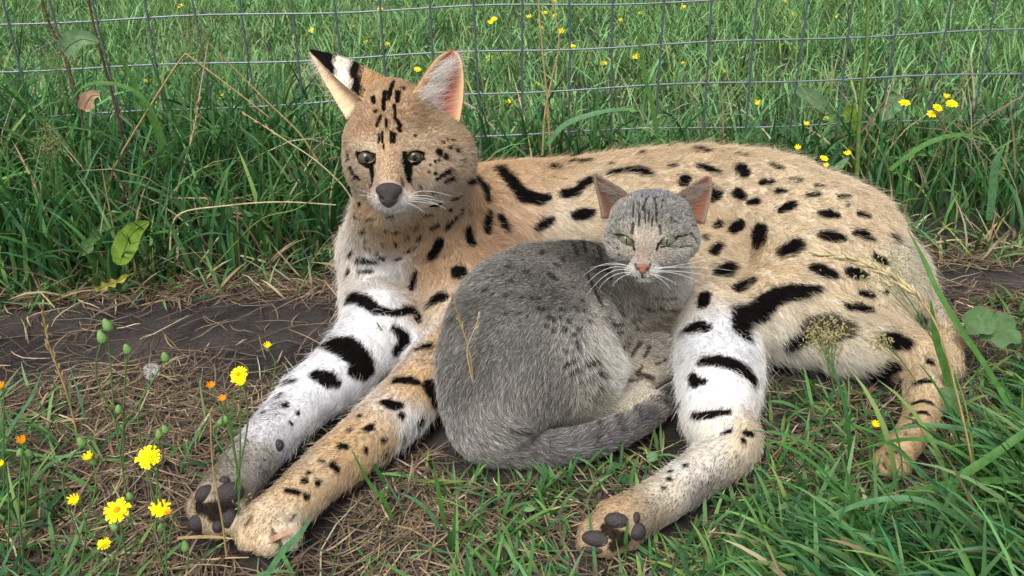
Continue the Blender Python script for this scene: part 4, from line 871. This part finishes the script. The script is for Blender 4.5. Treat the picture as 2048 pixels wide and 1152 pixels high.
for q, x in enumerate(fx):
    zs = np.linspace(-.01, hz[0]+.03, 14); A = np.stack([x+.003*np.sin(zs*8+q*2.3), np.full(14, FENCE_Y+x*FENCE_T-.0026)+.002*np.sin(zs*5+q), zs], 1)
    child('vertical_wire', *tube(A, .0019), M_WIRE2, fence)
# ------------------------------------------------------------------ flowers
M_STEM = plain('stem_green', tuple(lin((84, 116, 62))), .6, .2, .3, 600); M_CUP = plain('bud_green', tuple(lin((112, 146, 84))), .6, .2, .5, 800)
M_PETAL = plain('petal_yellow', tuple(lin((250, 222, 22))), .6, .15, .25, 700); M_PETAL2 = plain('petal_orange', tuple(lin((236, 150, 26))), .6, .15, .3, 700)
M_FLUFF = plain('seed_fluff', tuple(lin((222, 222, 216))), .8, .1)
def petals(c, up, r, nl=3, n0=17, cupped=.25):
    up = norm(np.asarray(up, float)); s = norm(np.cross(up, [.2, .3, .93])); t = np.cross(up, s); V, F = [], []
    for l in range(nl):
        rl = r*(1-.27*l); nn = n0-3*l; rise = cupped+.28*l
        for k in range(nn):
            a = 2*math.pi*(k+.37*l)/nn+random.uniform(-.1, .1); d = s*math.cos(a)+t*math.sin(a); e = np.cross(up, d); L = rl*random.uniform(.85, 1.1); wv = r*.13
            i = len(V); z = rise+random.uniform(-.08, .08)
            for f, ww in ((.05, .35), (.55, 1.0), (1.0, .8)):
                q = c+d*L*f+up*L*(z*f-.18*f*f); V += [q-e*wv*ww, q+e*wv*ww]
            F += [(i, i+1, i+3, i+2), (i+2, i+3, i+5, i+4)]
    return np.array(V), np.array(F)
def dome(c, up, rx, rz, n=10, m=6, lo=-1.0):
    up = norm(np.asarray(up, float)); s = norm(np.cross(up, [.2, .3, .93])); t = np.cross(up, s); V = []
    for i in range(m+1):
        a = math.pi*i/m
        for j in range(n):
            b = 2*math.pi*j/n; V.append(c+up*rz*math.cos(a)+(s*math.cos(b)+t*math.sin(b))*rx*max(math.sin(a), .03))
    return np.array(V), np.array([(i*n+j, (i+1)*n+j, (i+1)*n+(j+1) % n, i*n+(j+1) % n) for i in range(m) for j in range(n)])
def head_at(root, kind, x, y, K, r, frm):
    c = atK(x, y, K); R = r*depth(c)/FPX; up = norm(np.array([random.uniform(-.3, .3), random.uniform(-.7, -.2), 1.0])) if kind != 'bud' else norm(np.array([random.uniform(-.3, .3), random.uniform(-.2, .2), 1]))
    thin = .0007 if K < 1.6 else .0008
    mid = (frm+c)/2+np.array([random.uniform(-.012, .012), 0, .012]); A = spline([frm, mid, c-up*R*.35], 9)
    child('stem', *tube(A, np.linspace(thin*1.25, thin*.85, 9), 5), M_STEM, root)
    if kind == 'open':
        h = child('flower_head', *petals(c, up, R), M_PETAL, root); child('flower_disc', *dome(c+up*R*.2, up, R*.28, R*.2, 8, 4), M_PETAL2 if random.random() < .3 else M_PETAL, root, parent=h)
        child('sepal_cup', *dome(c-up*R*.28, up, R*.3, R*.42), M_CUP, root, parent=h)
    elif kind in ('half', 'orange'):
        h = child('flower_head', *petals(c+up*R*.2, up, R*1.0, 2, 11, 1.5), M_PETAL if kind == 'half' else M_PETAL2, root)
        child('sepal_cup', *dome(c-up*R*.35, up, R*.5, R*.75), M_CUP, root, parent=h)
    elif kind == 'bud':
        V, F = dome(c, up, R*.72, R*1.15); q = (V-c)@up; V = V+(V-c-np.outer(q, up))*np.clip(-(q/R)*.35, -.35, .35)[:, None]; child('bud', V, F, M_CUP, root)
    elif kind == 'clock':
        V, F, o = [], [], 0
        for _ in range(60):
            d = norm(np.array([random.gauss(0, 1) for _ in range(3)])+up*.3); v, f = tube([c, c+d*R*.8], [.00012, .0001], 3); V.append(v); F.append(f+o); o += len(v)
            s = norm(np.cross(d, [.3, .5, .8]))
            for k in range(4):
                a = k*1.57; e = norm(d*.6+(s*math.cos(a)+np.cross(d, s)*math.sin(a))); v, f = tube([c+d*R*.8, c+d*R*.8+e*R*.32], [.00012, .00008], 3); V.append(v); F.append(f+o); o += len(v)
        child('seed_head', np.concatenate(V), np.concatenate(F), M_FLUFF, root); child('seed_disc', *dome(c, up, R*.22, R*.2, 8, 4), M_STEM, root)
def plant(rx, ry, label, heads, K=None, cat='flower', name='yellow_flower', group=None):
    base = ground(rx, ry) if K is None else np.array([atK(heads[0][1], heads[0][2], K)[0]+.01, K*H, 0]); base[2] = -.008
    root = thing(name, label, cat, base, group); Kb = base[1]/H
    top = atK(heads[0][1], heads[0][2], Kb)
    for i, h in enumerate(heads):
        frm = base if i == 0 else base+(top-base)*random.uniform(.35, .6)+np.array([random.uniform(-.004, .004), 0, 0])
        if i and atK(h[1], h[2], Kb)[2] < frm[2]+.01: frm = base
        head_at(root, h[0], h[1], h[2], Kb+(0 if i == 0 else random.uniform(-.02, .02)), h[3], frm)
    return root
for a in [
 (472, 1075, 'branching yellow flower beside the striped white foreleg, two open blooms on top', [('open', 478, 750, 19), ('half', 487, 768, 12), ('orange', 422, 776, 9), ('orange', 447, 804, 9), ('bud', 452, 838, 8), ('bud', 441, 843, 7)]),
 (330, 1160, 'fully open yellow flower with toothed petals above two green buds on the straw', [('open', 297, 913, 26), ('bud', 330, 858, 10), ('bud', 318, 868, 10)]),
 (245, 1165, 'wide flat yellow flower leaning over the grass, lowest large bloom of the patch', [('open', 235, 1022, 26)]),
 (338, 1160, 'yellow flower with a small orange bud tucked against it, beside the upturned paw', [('open', 320, 1017, 20), ('orange', 341, 1030, 8), ('bud', 322, 1055, 9)]),
 (212, 1170, 'little round yellow flower low in the green grass below the wide bloom', [('open', 208, 1088, 13), ('bud', 228, 1052, 10)]),
 (150, 1150, 'stem with two half closed yellow flowers and one tall green bud', [('half', 155, 1004, 13), ('half', 184, 922, 12), ('bud', 163, 884, 12)]),
 (262, 1050, 'tall branching stem of pointed green buds rising before the bare mud', [('bud', 214, 650, 13), ('bud', 203, 674, 13), ('bud', 254, 698, 11), ('bud', 330, 714, 11), ('bud', 237, 818, 9)]),
 (305, 960, 'white fluffy dandelion clock standing against the dark mud', [('clock', 303, 743, 17)]),
 (45, 1150, 'thin stem with a small orange bloom and pale buds at the grass edge', [('orange', 46, 884, 10), ('bud', 58, 906, 9), ('bud', 40, 905, 9)]),
 (4, 1010, 'single orange bloom on a short stem at the edge of the mud', [('orange', 6, 778, 10)]),
 (8, 1130, 'tiny yellow bud on a bare stem among the grass blades', [('half', 8, 930, 8)]),
 (537, 790, 'tiny pale yellow bud alone on the straw near the bent foreleg', [('half', 535, 697, 8)]),
 (260, 1140, 'single pale green bud on a thin stem between the open yellow flowers', [('bud', 259, 992, 9)]),
 (372, 1140, 'short stem with one pale green bud in front of the upturned paw', [('bud', 370, 1092, 11)]),
 (1748, 890, 'small yellow and orange bud lying in the turf under the hind leg', [('half', 1745, 853, 9)])]:
    plant(*a)
for lab, K, heads in [
 ('cluster of four small yellow flowers just in front of the wire fence', 2.62, [('open', 1903, 208, 12), ('open', 1875, 216, 10), ('open', 1864, 228, 10), ('half', 1887, 200, 8)]),
 ('single ragged yellow flower in front of the broad pale leaf by the fence', 2.66, [('open', 1809, 206, 11)]),
 ('yellow flower with a drooping bud standing just behind the serval back', 2.35, [('open', 1648, 317, 9), ('half', 1652, 335, 6)]),
 ('pale yellow bud leaning over the grass behind the serval rump', 2.35, [('half', 1695, 314, 8)]),
 ('small yellow bud on a green cup close behind the serval back', 2.4, [('half', 1594, 301, 7), ('bud', 1590, 312, 7)]),
 ('lone small yellow bud standing at the third fence wire', 2.7, [('half', 1612, 253, 6)])]:
    plant(0, 0, lab, heads, K)
for (x, y) in [(988,38),(980,51),(1058,41),(1089,26),(1084,56),(1111,31),(1124,70),(1145,94),(982,124),(1016,114),(1076,168),(1207,127),(1366,127),(1272,113),(1282,26),(1367,15),(1243,41),(1449,151),(1461,233),(1480,290),(1109,3),(1017,211),(1569,3),(1586,36),(1669,40),(1512,212),(1651,236),(361,12),(295,161),(450,195),(625,61),(528,4),(835,139),(778,97),(870,101),(734,84),(760,18),(702,60)]:
    yy = y+random.uniform(14, 26); K = max(ground(x, yy)[1]/H, 3.15)
    plant(0, 0, 'small yellow flower dotted in the grass beyond the wire fence', [(random.choice(['open', 'open', 'half']), x, y, 7.5 if y > 60 else 6.5)], K, group='small yellow flowers beyond the fence')
# ------------------------------------------------------------------ stalks, single blades and leaves
def colmat(name, c, rough=.7, trans=.2):
    m, n, l, b = new_mat(name); tc = n.new('ShaderNodeTexCoord'); t = n.new('ShaderNodeTexNoise'); t.inputs['Scale'].default_value = 120; t.inputs['Detail'].default_value = 5
    l.new(tc.outputs['Object'], t.inputs['Vector']); r = n.new('ShaderNodeValToRGB'); c = lin(c); r.color_ramp.elements[0].position = .3; r.color_ramp.elements[1].position = .7
    r.color_ramp.elements[0].color = (*(c*.72), 1); r.color_ramp.elements[1].color = (*np.clip(c*1.2, 0, .9), 1); l.new(t.outputs[0], r.inputs[0]); l.new(r.outputs[0], b.inputs['Base Color'])
    b.inputs['Roughness'].default_value = rough; b.inputs['Specular IOR Level'].default_value = .25
    tr = n.new('ShaderNodeBsdfTranslucent'); l.new(r.outputs[0], tr.inputs[0]); mx = n.new('ShaderNodeMixShader'); mx.inputs[0].default_value = trans
    l.new(b.outputs[0], mx.inputs[1]); l.new(tr.outputs[0], mx.inputs[2]); l.new(mx.outputs[0], n['Material Output'].inputs[0]); return m
M_TAN = colmat('dry_tan', (184, 158, 110)); M_PALE = colmat('dry_pale', (206, 192, 150)); M_BLADE = colmat('blade_green', (86, 132, 62), .5, .35); M_BLADE2 = colmat('blade_blue_green', (92, 136, 90), .45, .3)
M_BROWN = colmat('stem_brown', (104, 82, 66)); M_BRIGHT = colmat('leaf_bright', (124, 158, 58), .55, .35); M_DULL = colmat('leaf_dull', (92, 124, 76), .55, .3); M_PINK = colmat('leaf_pink', (196, 156, 132), .6, .3); M_YEL = colmat('leaf_yellow', (180, 176, 88), .6, .3); M_HERB = colmat('leaf_herb', (112, 146, 104), .6, .3); M_OLIVE = colmat('stem_olive', (112, 140, 72))
def pts3(L, K):
    """pixels with distance K*H; a pair (K0, K1) runs from the first point to the last"""
    K0, K1 = K if isinstance(K, tuple) else (K, K); n = len(L)
    return np.array([atK(a, b_, K0+(K1-K0)*i/max(n-1, 1)) for i, (a, b_) in enumerate(L)])
def stalk(name, label, cat, L, K, w, mat, seeds=None, group=None):
    A = spline(pts3(L, K), 26); A[:, 2] = np.maximum(A[:, 2], .001); root = thing(name, label, cat, A[-1], group)
    r = w*.5*depth(A[13])/FPX; child('stem', *tube(A, np.linspace(r*.6, r, 26), 5), mat, root)
    if seeds:
        f0, f1, n, ln, smat = seeds; V, F, o = [], [], 0; S_ = spline(A, 60)
        for i in range(n):
            t = f0+(f1-f0)*i/n; j = int(t*58); p = S_[j]; d = norm(S_[max(j-2, 0)]-S_[j+1]); e = norm(np.array([random.gauss(0, 1) for _ in range(3)])); e = norm(e-d*np.dot(e, d)); u = norm(d*1.0+e*.32)
            v, f = dome(p+u*ln*.5+e*.0006, u, ln*.13, ln*.5, 5, 4); V.append(v); F.append(f+o); o += len(v)
        tag(child('seed_head', np.concatenate(V), np.concatenate(F), smat, root), kind='stuff')
    return root
def blade(name, label, cat, L, K, w, mat, group=None, fold=.25, taper=1.0):
    n = 22; A = spline(pts3(L, K), n); A[:, 2] = np.maximum(A[:, 2], .002); root = thing(name, label, cat, A[-1], group)
    T = norm(np.gradient(A, axis=0)); view = norm(CAM-A); s = norm(np.cross(T, norm(view*.7+np.array([0, 0, .7])))); nn = np.cross(s, T); t = np.linspace(0, 1, n)
    W = (w*.5*depth(A[n//2])/FPX)*np.interp(t, [0, .25, .6, 1], [.04, .75, 1, .75]); V = np.stack([A-s*W[:, None]+nn*W[:, None]*fold, A, A+s*W[:, None]+nn*W[:, None]*fold], 1).reshape(-1, 3)
    F = np.array([(i*3+j, i*3+j+1, i*3+4+j, i*3+3+j) for i in range(n-1) for j in (0, 1)]); child('blade', V, F, mat, root); return root
def leaf(name, label, cat, L, K, w, mat, lobes=0, depth_=.35, group=None, side=None, rib=None):
    n = 40; A = spline(pts3(L, K), n); A[:, 2] = np.maximum(A[:, 2], .003); root = thing(name, label, cat, A[-1], group); T = norm(np.gradient(A, axis=0))
    s = norm(np.cross(T, norm(norm(CAM-A)+np.array([0, 0, .3])))); nn = np.cross(s, T); t = np.linspace(0, 1, n); prof = np.sin(np.pi*np.clip(t*.97+.03, 0, 1)**.75)**.7
    k = w*.5*depth(A[n//2])/FPX; V = []
    ph = random.uniform(0, 1)
    for i in range(n):
        row = []
        for j in np.linspace(-1, 1, 9):
            lob = 1 if not lobes else 1-depth_*(.5+.5*math.cos(2*math.pi*(t[i]*lobes+ph+(.25 if j > 0 else 0))))
            row.append(A[i]+s[i]*k*prof[i]*j*(1+(lob-1)*abs(j))+nn[i]*k*(.22*j*j+.05*math.sin(t[i]*22+j*3)*abs(j)))
        V += row
    F = np.array([(i*9+j, i*9+j+1, i*9+10+j, i*9+9+j) for i in range(n-1) for j in range(8)])
    lf = child('leaf_blade', V, F, mat, root); child('midrib', *tube(A+nn*k*.03, np.linspace(.0004, .0011, n)*k*60, 5), rib or M_OLIVE, root); return root
def rleaf(name, label, cat, x, y, K, r, mat, lobes=5, group=None, tilt=(0, -.5, 1)):
    c = atK(x, y, K); R = r*depth(c)/FPX; up = norm(np.array(tilt, float)); s = norm(np.cross(up, [.1, 1, .2])); t = np.cross(up, s); base = np.array([c[0]+.008, c[1]+.01, 0.0]); root = thing(name, label, cat, base, group); V = [c]; F = []; m_, n = 5, 36
    for i in range(1, m_+1):
        for j in range(n):
            a = 2*math.pi*j/n; rr = R*i/m_*(1-.16*(.5+.5*math.cos(lobes*a))-.35*math.exp(-((a-math.pi)/.25)**2)); V.append(c+(s*math.cos(a)+t*math.sin(a))*rr+up*R*(.06*math.cos(lobes*a)*(i/m_)-.12*(i/m_)**2))
    F += [(0, 1+j, 1+(j+1) % n, 0) for j in range(n)]; F += [(1+i*n+j, 1+(i+1)*n+j, 1+(i+1)*n+(j+1) % n, 1+i*n+(j+1) % n) for i in range(m_-1) for j in range(n)]
    tri_mesh('leaf_blade', np.array(V)-np.array(base), F, mat, root); child('leaf_stalk', *tube(spline([base, (base+c)/2+[.004, 0, .003], c-up*.0006], 8), .0007, 5), M_OLIVE, root); return root
gk = lambda x, y: float(ground(x, y)[1]/H)
stalk('dry_grass_stalk', 'tan grass stalk with drooping wheat-like ear hanging over the serval haunch', 'grass stalk', [(1635, 504), (1719, 523), (1795, 562), (1845, 606), (1880, 668), (1912, 781), (1943, 920), (1972, 1110)], (1.32, 1.13), 5.5, M_TAN, (.03, .44, 46, .011, M_PALE))
stalk('dry_grass_stalk', 'thin tan grass stalk standing in front of the curled cat', 'grass stalk', [(905, 592), (922, 650), (940, 710), (953, 820), (966, 925)], gk(966, 925), 4.5, M_TAN, (.02, .35, 14, .006, M_TAN))
stalk('dry_grass_stalk', 'pale forked dry grass tip in front of the cat flank', 'grass stalk', [(960, 632), (945, 668), (934, 700), (940, 740), (952, 800), (964, 926)], gk(966, 927), 3.5, M_PALE, (.02, .2, 6, .006, M_PALE))
stalk('dry_grass_stalk', 'upright tan grass stalk with a narrow ear on the bare mud', 'grass stalk', [(84, 612), (98, 690), (128, 770), (148, 840), (157, 890)], gk(157, 890), 5, M_TAN, (.02, .5, 20, .008, M_TAN))
stalk('dry_grass_stalk', 'straight orange tan stem rising in front of the upturned paw pads', 'grass stalk', [(421, 825), (426, 935), (445, 1045), (453, 1112)], gk(453, 1118), 5, M_TAN)
stalk('dry_grass_stalk', 'bent pale straw folded sharply over the left fence wires', 'grass stalk', [(416, 87), (404, 160), (388, 259), (374, 310), (355, 380), (340, 470)], 2.55, 4.5, M_PALE, (.30, .55, 10, .012, M_TAN))
stalk('dry_grass_stalk', 'long tan straw bent like a roof over the tall grass', 'grass stalk', [(537, 234), (470, 181), (390, 121), (374, 109), (366, 113), (345, 142), (300, 213), (231, 330), (200, 420)], 2.5, 5, M_TAN)
stalk('dry_grass_stalk', 'tan straw slanting down to the fence wire left of the serval ear', 'grass stalk', [(419, 88), (450, 119), (490, 159), (534, 203), (600, 268), (640, 330)], 2.6, 4, M_TAN)
stalk('dry_grass_stalk', 'pale straw slanting down behind the serval head', 'grass stalk', [(490, 228), (572, 281), (640, 328), (700, 392), (720, 470)], 2.35, 4, M_PALE, (.02, .25, 8, .009, M_TAN))
stalk('dry_grass_stalk', 'long pale straw lying across the dark tall grass', 'grass stalk', [(672, 410), (560, 404), (448, 412), (355, 431), (340, 500)], (2.25, 2.2), 4, M_PALE)
stalk('dry_grass_stalk', 'short pale straw leaning at the edge of the tall grass', 'grass stalk', [(440, 472), (415, 505), (392, 538)], gk(392, 545), 6, M_PALE)
stalk('dry_grass_stalk', 'yellow straw standing upright beside the serval chest', 'grass stalk', [(679, 452), (678, 500), (677, 560)], 2.05, 5, M_PALE)
stalk('green_stalk', 'thin green stem slanting up to the serval cheek', 'grass stalk', [(695, 345), (600, 415), (520, 440), (440, 520), (380, 580)], (2.1, 2.25), 4, M_OLIVE)
stalk('dry_grass_stalk', 'straight tan stem crossing two fence wires behind the serval', 'grass stalk', [(1075, -20), (1085, 103), (1095, 205), (1100, 300)], 2.7, 5.5, M_TAN)
stalk('dry_grass_stalk', 'crooked tan stem beside the straight one behind the serval', 'grass stalk', [(1099, -20), (1118, 82), (1105, 152), (1090, 226), (1085, 310)], 2.66, 5, M_TAN)
stalk('tall_weed', 'thick pale green stem rising through the fence above the serval rump', 'plant stem', [(1737, -20), (1733, 104), (1719, 240), (1712, 400)], 2.7, 11, M_OLIVE)
stalk('brown_weed', 'dark brown weed stem leaning at the left end of the fence', 'plant stem', [(78, -20), (100, 50), (137, 134), (170, 260), (190, 400)], 2.6, 7, M_BROWN, (.05, .55, 30, .007, M_BROWN))
stalk('brown_weed', 'dark brown weed stem behind the pinkish leaf', 'plant stem', [(172, -20), (195, 80), (225, 190), (247, 290), (255, 420)], 2.62, 7, M_BROWN, (.05, .4, 22, .006, M_BROWN))
for q, (lab, L, K, w, mt) in enumerate([
 ('broad green blade arching above the serval rump on the right', [(1813, 455), (1845, 515), (1872, 575), (1915, 650), (1985, 755), (2040, 860)], (1.42, 1.25), 13, M_BLADE),
 ('short wide green blade standing against the serval hock', [(1861, 600), (1872, 680), (1895, 760), (1905, 850)], 1.46, 19, M_BLADE),
 ('very wide blue green blade bent straight down at its fold', [(1893, 1180), (1896, 1090), (1902, 1000), (1908, 963), (1922, 953), (1985, 912), (2070, 850)], (1.02, 1.12), 20, M_BLADE),
 ('long blade sweeping level across the small hind foot', [(1752, 873), (1830, 852), (1912, 856), (2000, 875), (2080, 910)], (1.3, 1.22), 13, M_BLADE2),
 ('long blade curving from the right edge of the turf to the folded blade', [(1600, 1165), (1680, 1080), (1780, 1010), (1902, 968), (2060, 960)], (1.08, 1.12), 18, M_BLADE),
 ('pale arching blade below the mallow leaf', [(1560, 1120), (1650, 1040), (1760, 1000), (1870, 1010), (1990, 1090)], (1.06, 1.0), 13, M_BLADE2),
 ('green blade leaning across the far hind foot', [(1700, 905), (1800, 880), (1890, 890), (2000, 960)], (1.26, 1.15), 10, M_BLADE),
 ('narrow blade pointing up between the white foreleg and the tan foreleg', [(753, 643), (768, 672), (792, 717), (800, 760)], gk(800, 770), 9, M_BLADE),
 ('short blade in the gap below the striped elbow', [(718, 725), (722, 765), (726, 800)], gk(726, 806), 9, M_BLADE),
 ('slanting short blade in the gap below the striped elbow', [(690, 762), (712, 785), (728, 806)], gk(728, 808), 7, M_BLADE2),
 ('narrow dark blade leaning against the tan foreleg', [(703, 899), (737, 964), (770, 1005), (784, 1040)], gk(784, 1045), 9, M_BLADE),
 ('wide blade crossing below the tan forepaw', [(628, 1030), (595, 1075), (565, 1105), (525, 1165)], gk(530, 1175), 17, M_BLADE2),
 ('upright blade beside a thin stem in the straw', [(866, 925), (878, 990), (890, 1060)], gk(890, 1065), 10, M_BLADE),
 ('leaning blade in the straw before the cat tail', [(800, 985), (850, 1015), (880, 1060)], gk(880, 1066), 9, M_BLADE2),
 ('blade in the left grass pointing at the orange bloom', [(85, 740), (60, 800), (20, 860), (0, 920)], 1.35, 9, M_BLADE2),
 ('long arched blade over the pinkish leaf', [(141, 205), (165, 175), (203, 166), (260, 178), (300, 215), (330, 290)], 2.4, 10, M_BLADE),
 ('stout blade slanting across the left fence wires', [(222, 72), (250, 130), (272, 175), (312, 259), (330, 330)], 2.5, 12, M_BLADE),
 ('broad blue green blade lying over the fence foot behind the serval', [(1265, 217), (1200, 225), (1130, 250), (1095, 290)], 2.5, 13, M_BLADE2),
 ('tall dark blade rising through the fence behind the cat ear', [(1270, 25), (1288, 146), (1305, 215), (1318, 290)], 2.55, 10, M_BLADE),
 ('broad blade falling from the fence on the far right', [(2010, 290), (1990, 330), (1985, 385), (1978, 440)], 2.35, 16, M_BLADE2),
 ('arched blade over the dark grass behind the serval rump', [(1990, 285), (1920, 270), (1850, 290), (1780, 340)], 2.4, 12, M_BLADE),
 ('green blade pointing up in front of the hind paw pads', [(1257, 1040), (1252, 1075), (1250, 1115)], gk(1250, 1118), 8, M_BLADE),
 ('wide bright blade near the bottom of the right turf', [(1488, 1070), (1510, 1105), (1545, 1150), (1560, 1190)], 1.03, 22, M_BLADE)]):
    blade('grass_stalk', lab, 'grass stalk', L, K, w, mt)
blade('dry_leaf', 'withered pinkish leaf lying across the tan forepaw', 'leaf', [(600, 1052), (560, 1072), (500, 1098)], gk(540, 1108)-.01, 13, M_PINK)
blade('dry_leaf', 'flat orange straw lying in front of the upturned paw', 'leaf', [(470, 1078), (420, 1074), (355, 1076)], gk(420, 1084)-.02, 7, M_TAN)
leaf('dock_leaf', 'bright green crumpled leaf at the foot of the tall grass', 'leaf', [(238, 530), (250, 495), (265, 465), (297, 444)], (2.06, 2.2), 46, M_BRIGHT)
leaf('dandelion_leaf', 'dark blue green toothed leaf beside the bright crumpled leaf', 'leaf', [(166, 512), (185, 478), (210, 452), (262, 420)], (2.1, 2.3), 30, M_DULL, 4, .5)
leaf('dandelion_leaf', 'yellowing lobed leaf lying on the edge of the mud', 'leaf', [(190, 582), (212, 572), (236, 562), (268, 545)], (1.98, 2.1), 22, M_YEL, 4, .7)
leaf('broad_leaf', 'pale green broad leaf hanging in front of the top fence wire', 'leaf', [(126, 104), (142, 88), (166, 78), (200, 86)], 2.55, 46, M_HERB, 3, .12)
leaf('broad_leaf', 'pinkish brown leaf hanging on the dark stem at the fence', 'leaf', [(168, 220), (174, 204), (184, 192), (202, 190)], 2.52, 34, M_PINK, 3, .2)
leaf('broad_leaf', 'long pale leaf lying behind the fence above the serval rump', 'leaf', [(1592, 180), (1625, 195), (1650, 215), (1674, 245)], 3.1, 28, M_HERB)
leaf('broad_leaf', 'yellow green jagged leaf at the foot of the thick pale stem', 'leaf', [(1690, 215), (1706, 235), (1716, 262)], 3.0, 34, M_BRIGHT, 3, .35)
leaf('broad_leaf', 'wide pale leaf behind the single ragged yellow flower', 'leaf', [(1800, 192), (1780, 215), (1758, 245)], 3.0, 44, M_HERB, 3, .2)
leaf('broad_leaf', 'small grey green leaf pointing down behind the serval rump', 'leaf', [(1668, 350), (1680, 332), (1697, 315)], 2.32, 16, M_HERB)
rleaf('mallow_leaf', 'round lobed leaf with a stalk in the turf near the hind paw', 'leaf', 1590, 1032, 1.12, 36, M_HERB, 5, tilt=(.1, -.5, 1))
rleaf('mallow_leaf', 'large round pale leaf in the right grass beside the mud', 'leaf', 2000, 655, 1.6, 46, M_DULL, 7, tilt=(-.2, -.45, 1))
rleaf('mallow_leaf', 'lobed leaf half hidden under the large round pale leaf', 'leaf', 1960, 640, 1.6, 34, M_DULL, 5, tilt=(-.5, -.6, .8))
rleaf('mallow_leaf', 'lobed leaf beside the short wide blade at the serval hock', 'leaf', 1905, 800, 1.42, 32, M_DULL, 5, tilt=(.2, -.8, .8))
rleaf('mallow_leaf', 'small round leaf in the straw beside the cat tail', 'leaf', 1305, 912, gk(1305, 922), 14, M_HERB, 3, tilt=(0, -.3, 1))
# feathery seeding grass
def panicle(label, x, y, K, rx, ry, n, stem, seedc, group=None):
    A = spline(pts3(stem, K), 20); root = thing('seeding_grass', label, 'grass stalk', A[-1], group)
    mS = M_SEED[seedc]; child('stem', *tube(A, .0006, 5), M_OLIVE, root); Z = depth(A[0]); V, F, o = [], [], 0; V2, F2, o2 = [], [], 0
    for i in range(n):
        c = atZ(x+random.gauss(0, rx*.5), y+random.gauss(0, ry*.5), Z+random.gauss(0, 14)*Z/FPX); d = norm(np.array([random.gauss(0, 1), random.gauss(0, .6), random.gauss(.8, .6)])); ln = random.uniform(.0022, .0042)
        v, f = dome(c, d, ln*.22, ln*.6, 4, 3); V.append(v); F.append(f+o); o += len(v)
        if i % 5 == 0:
            v, f = tube(spline([A[random.randint(0, 8)], c-d*ln], 4), .00016, 3); V2.append(v); F2.append(f+o2); o2 += len(v)
    tag(child('seeds', np.concatenate(V), np.concatenate(F), mS, root), kind='stuff'); tag(child('twigs', np.concatenate(V2), np.concatenate(F2), M_OLIVE, root), kind='stuff')
M_SEED = {'pale': colmat('seed_pale', (190, 178, 128)), 'dull': colmat('seed_dull', (150, 140, 100))}
panicle('dense feathery seed cloud in front of the fuzzy dark thigh spot', 1650, 668, 1.43, 48, 40, 330, [(1652, 690), (1660, 745), (1686, 830), (1720, 930)], 'pale')
panicle('small feathery seed cloud over the lower black spot of the thigh', 1760, 682, 1.45, 30, 20, 90, [(1770, 690), (1810, 730), (1850, 800), (1880, 900)], 'pale')
panicle('loose feathery seed cloud in front of the serval rump', 1760, 540, 1.5, 75, 60, 190, [(1790, 560), (1850, 650), (1900, 760), (1930, 880)], 'pale')
panicle('feathery brown seed cloud in the tall grass left of the mud', 95, 290, 2.35, 34, 40, 220, [(95, 300), (100, 350), (120, 430), (140, 520)], 'dull')
panicle('loose feathery seed heads hanging by the top left fence wires', 120, 120, 2.5, 60, 50, 170, [(120, 130), (130, 200), (150, 300), (165, 420)], 'dull')
panicle('thin feathery seed heads in front of the fence left of the serval ear', 390, 80, 2.55, 90, 60, 260, [(380, 100), (390, 200), (400, 320), (410, 430)], 'dull')
panicle('sparse seed head drooping over the upturned paw', 470, 1005, 1.16, 34, 22, 34, [(470, 1010), (490, 1060), (505, 1130), (510, 1180)], 'pale')
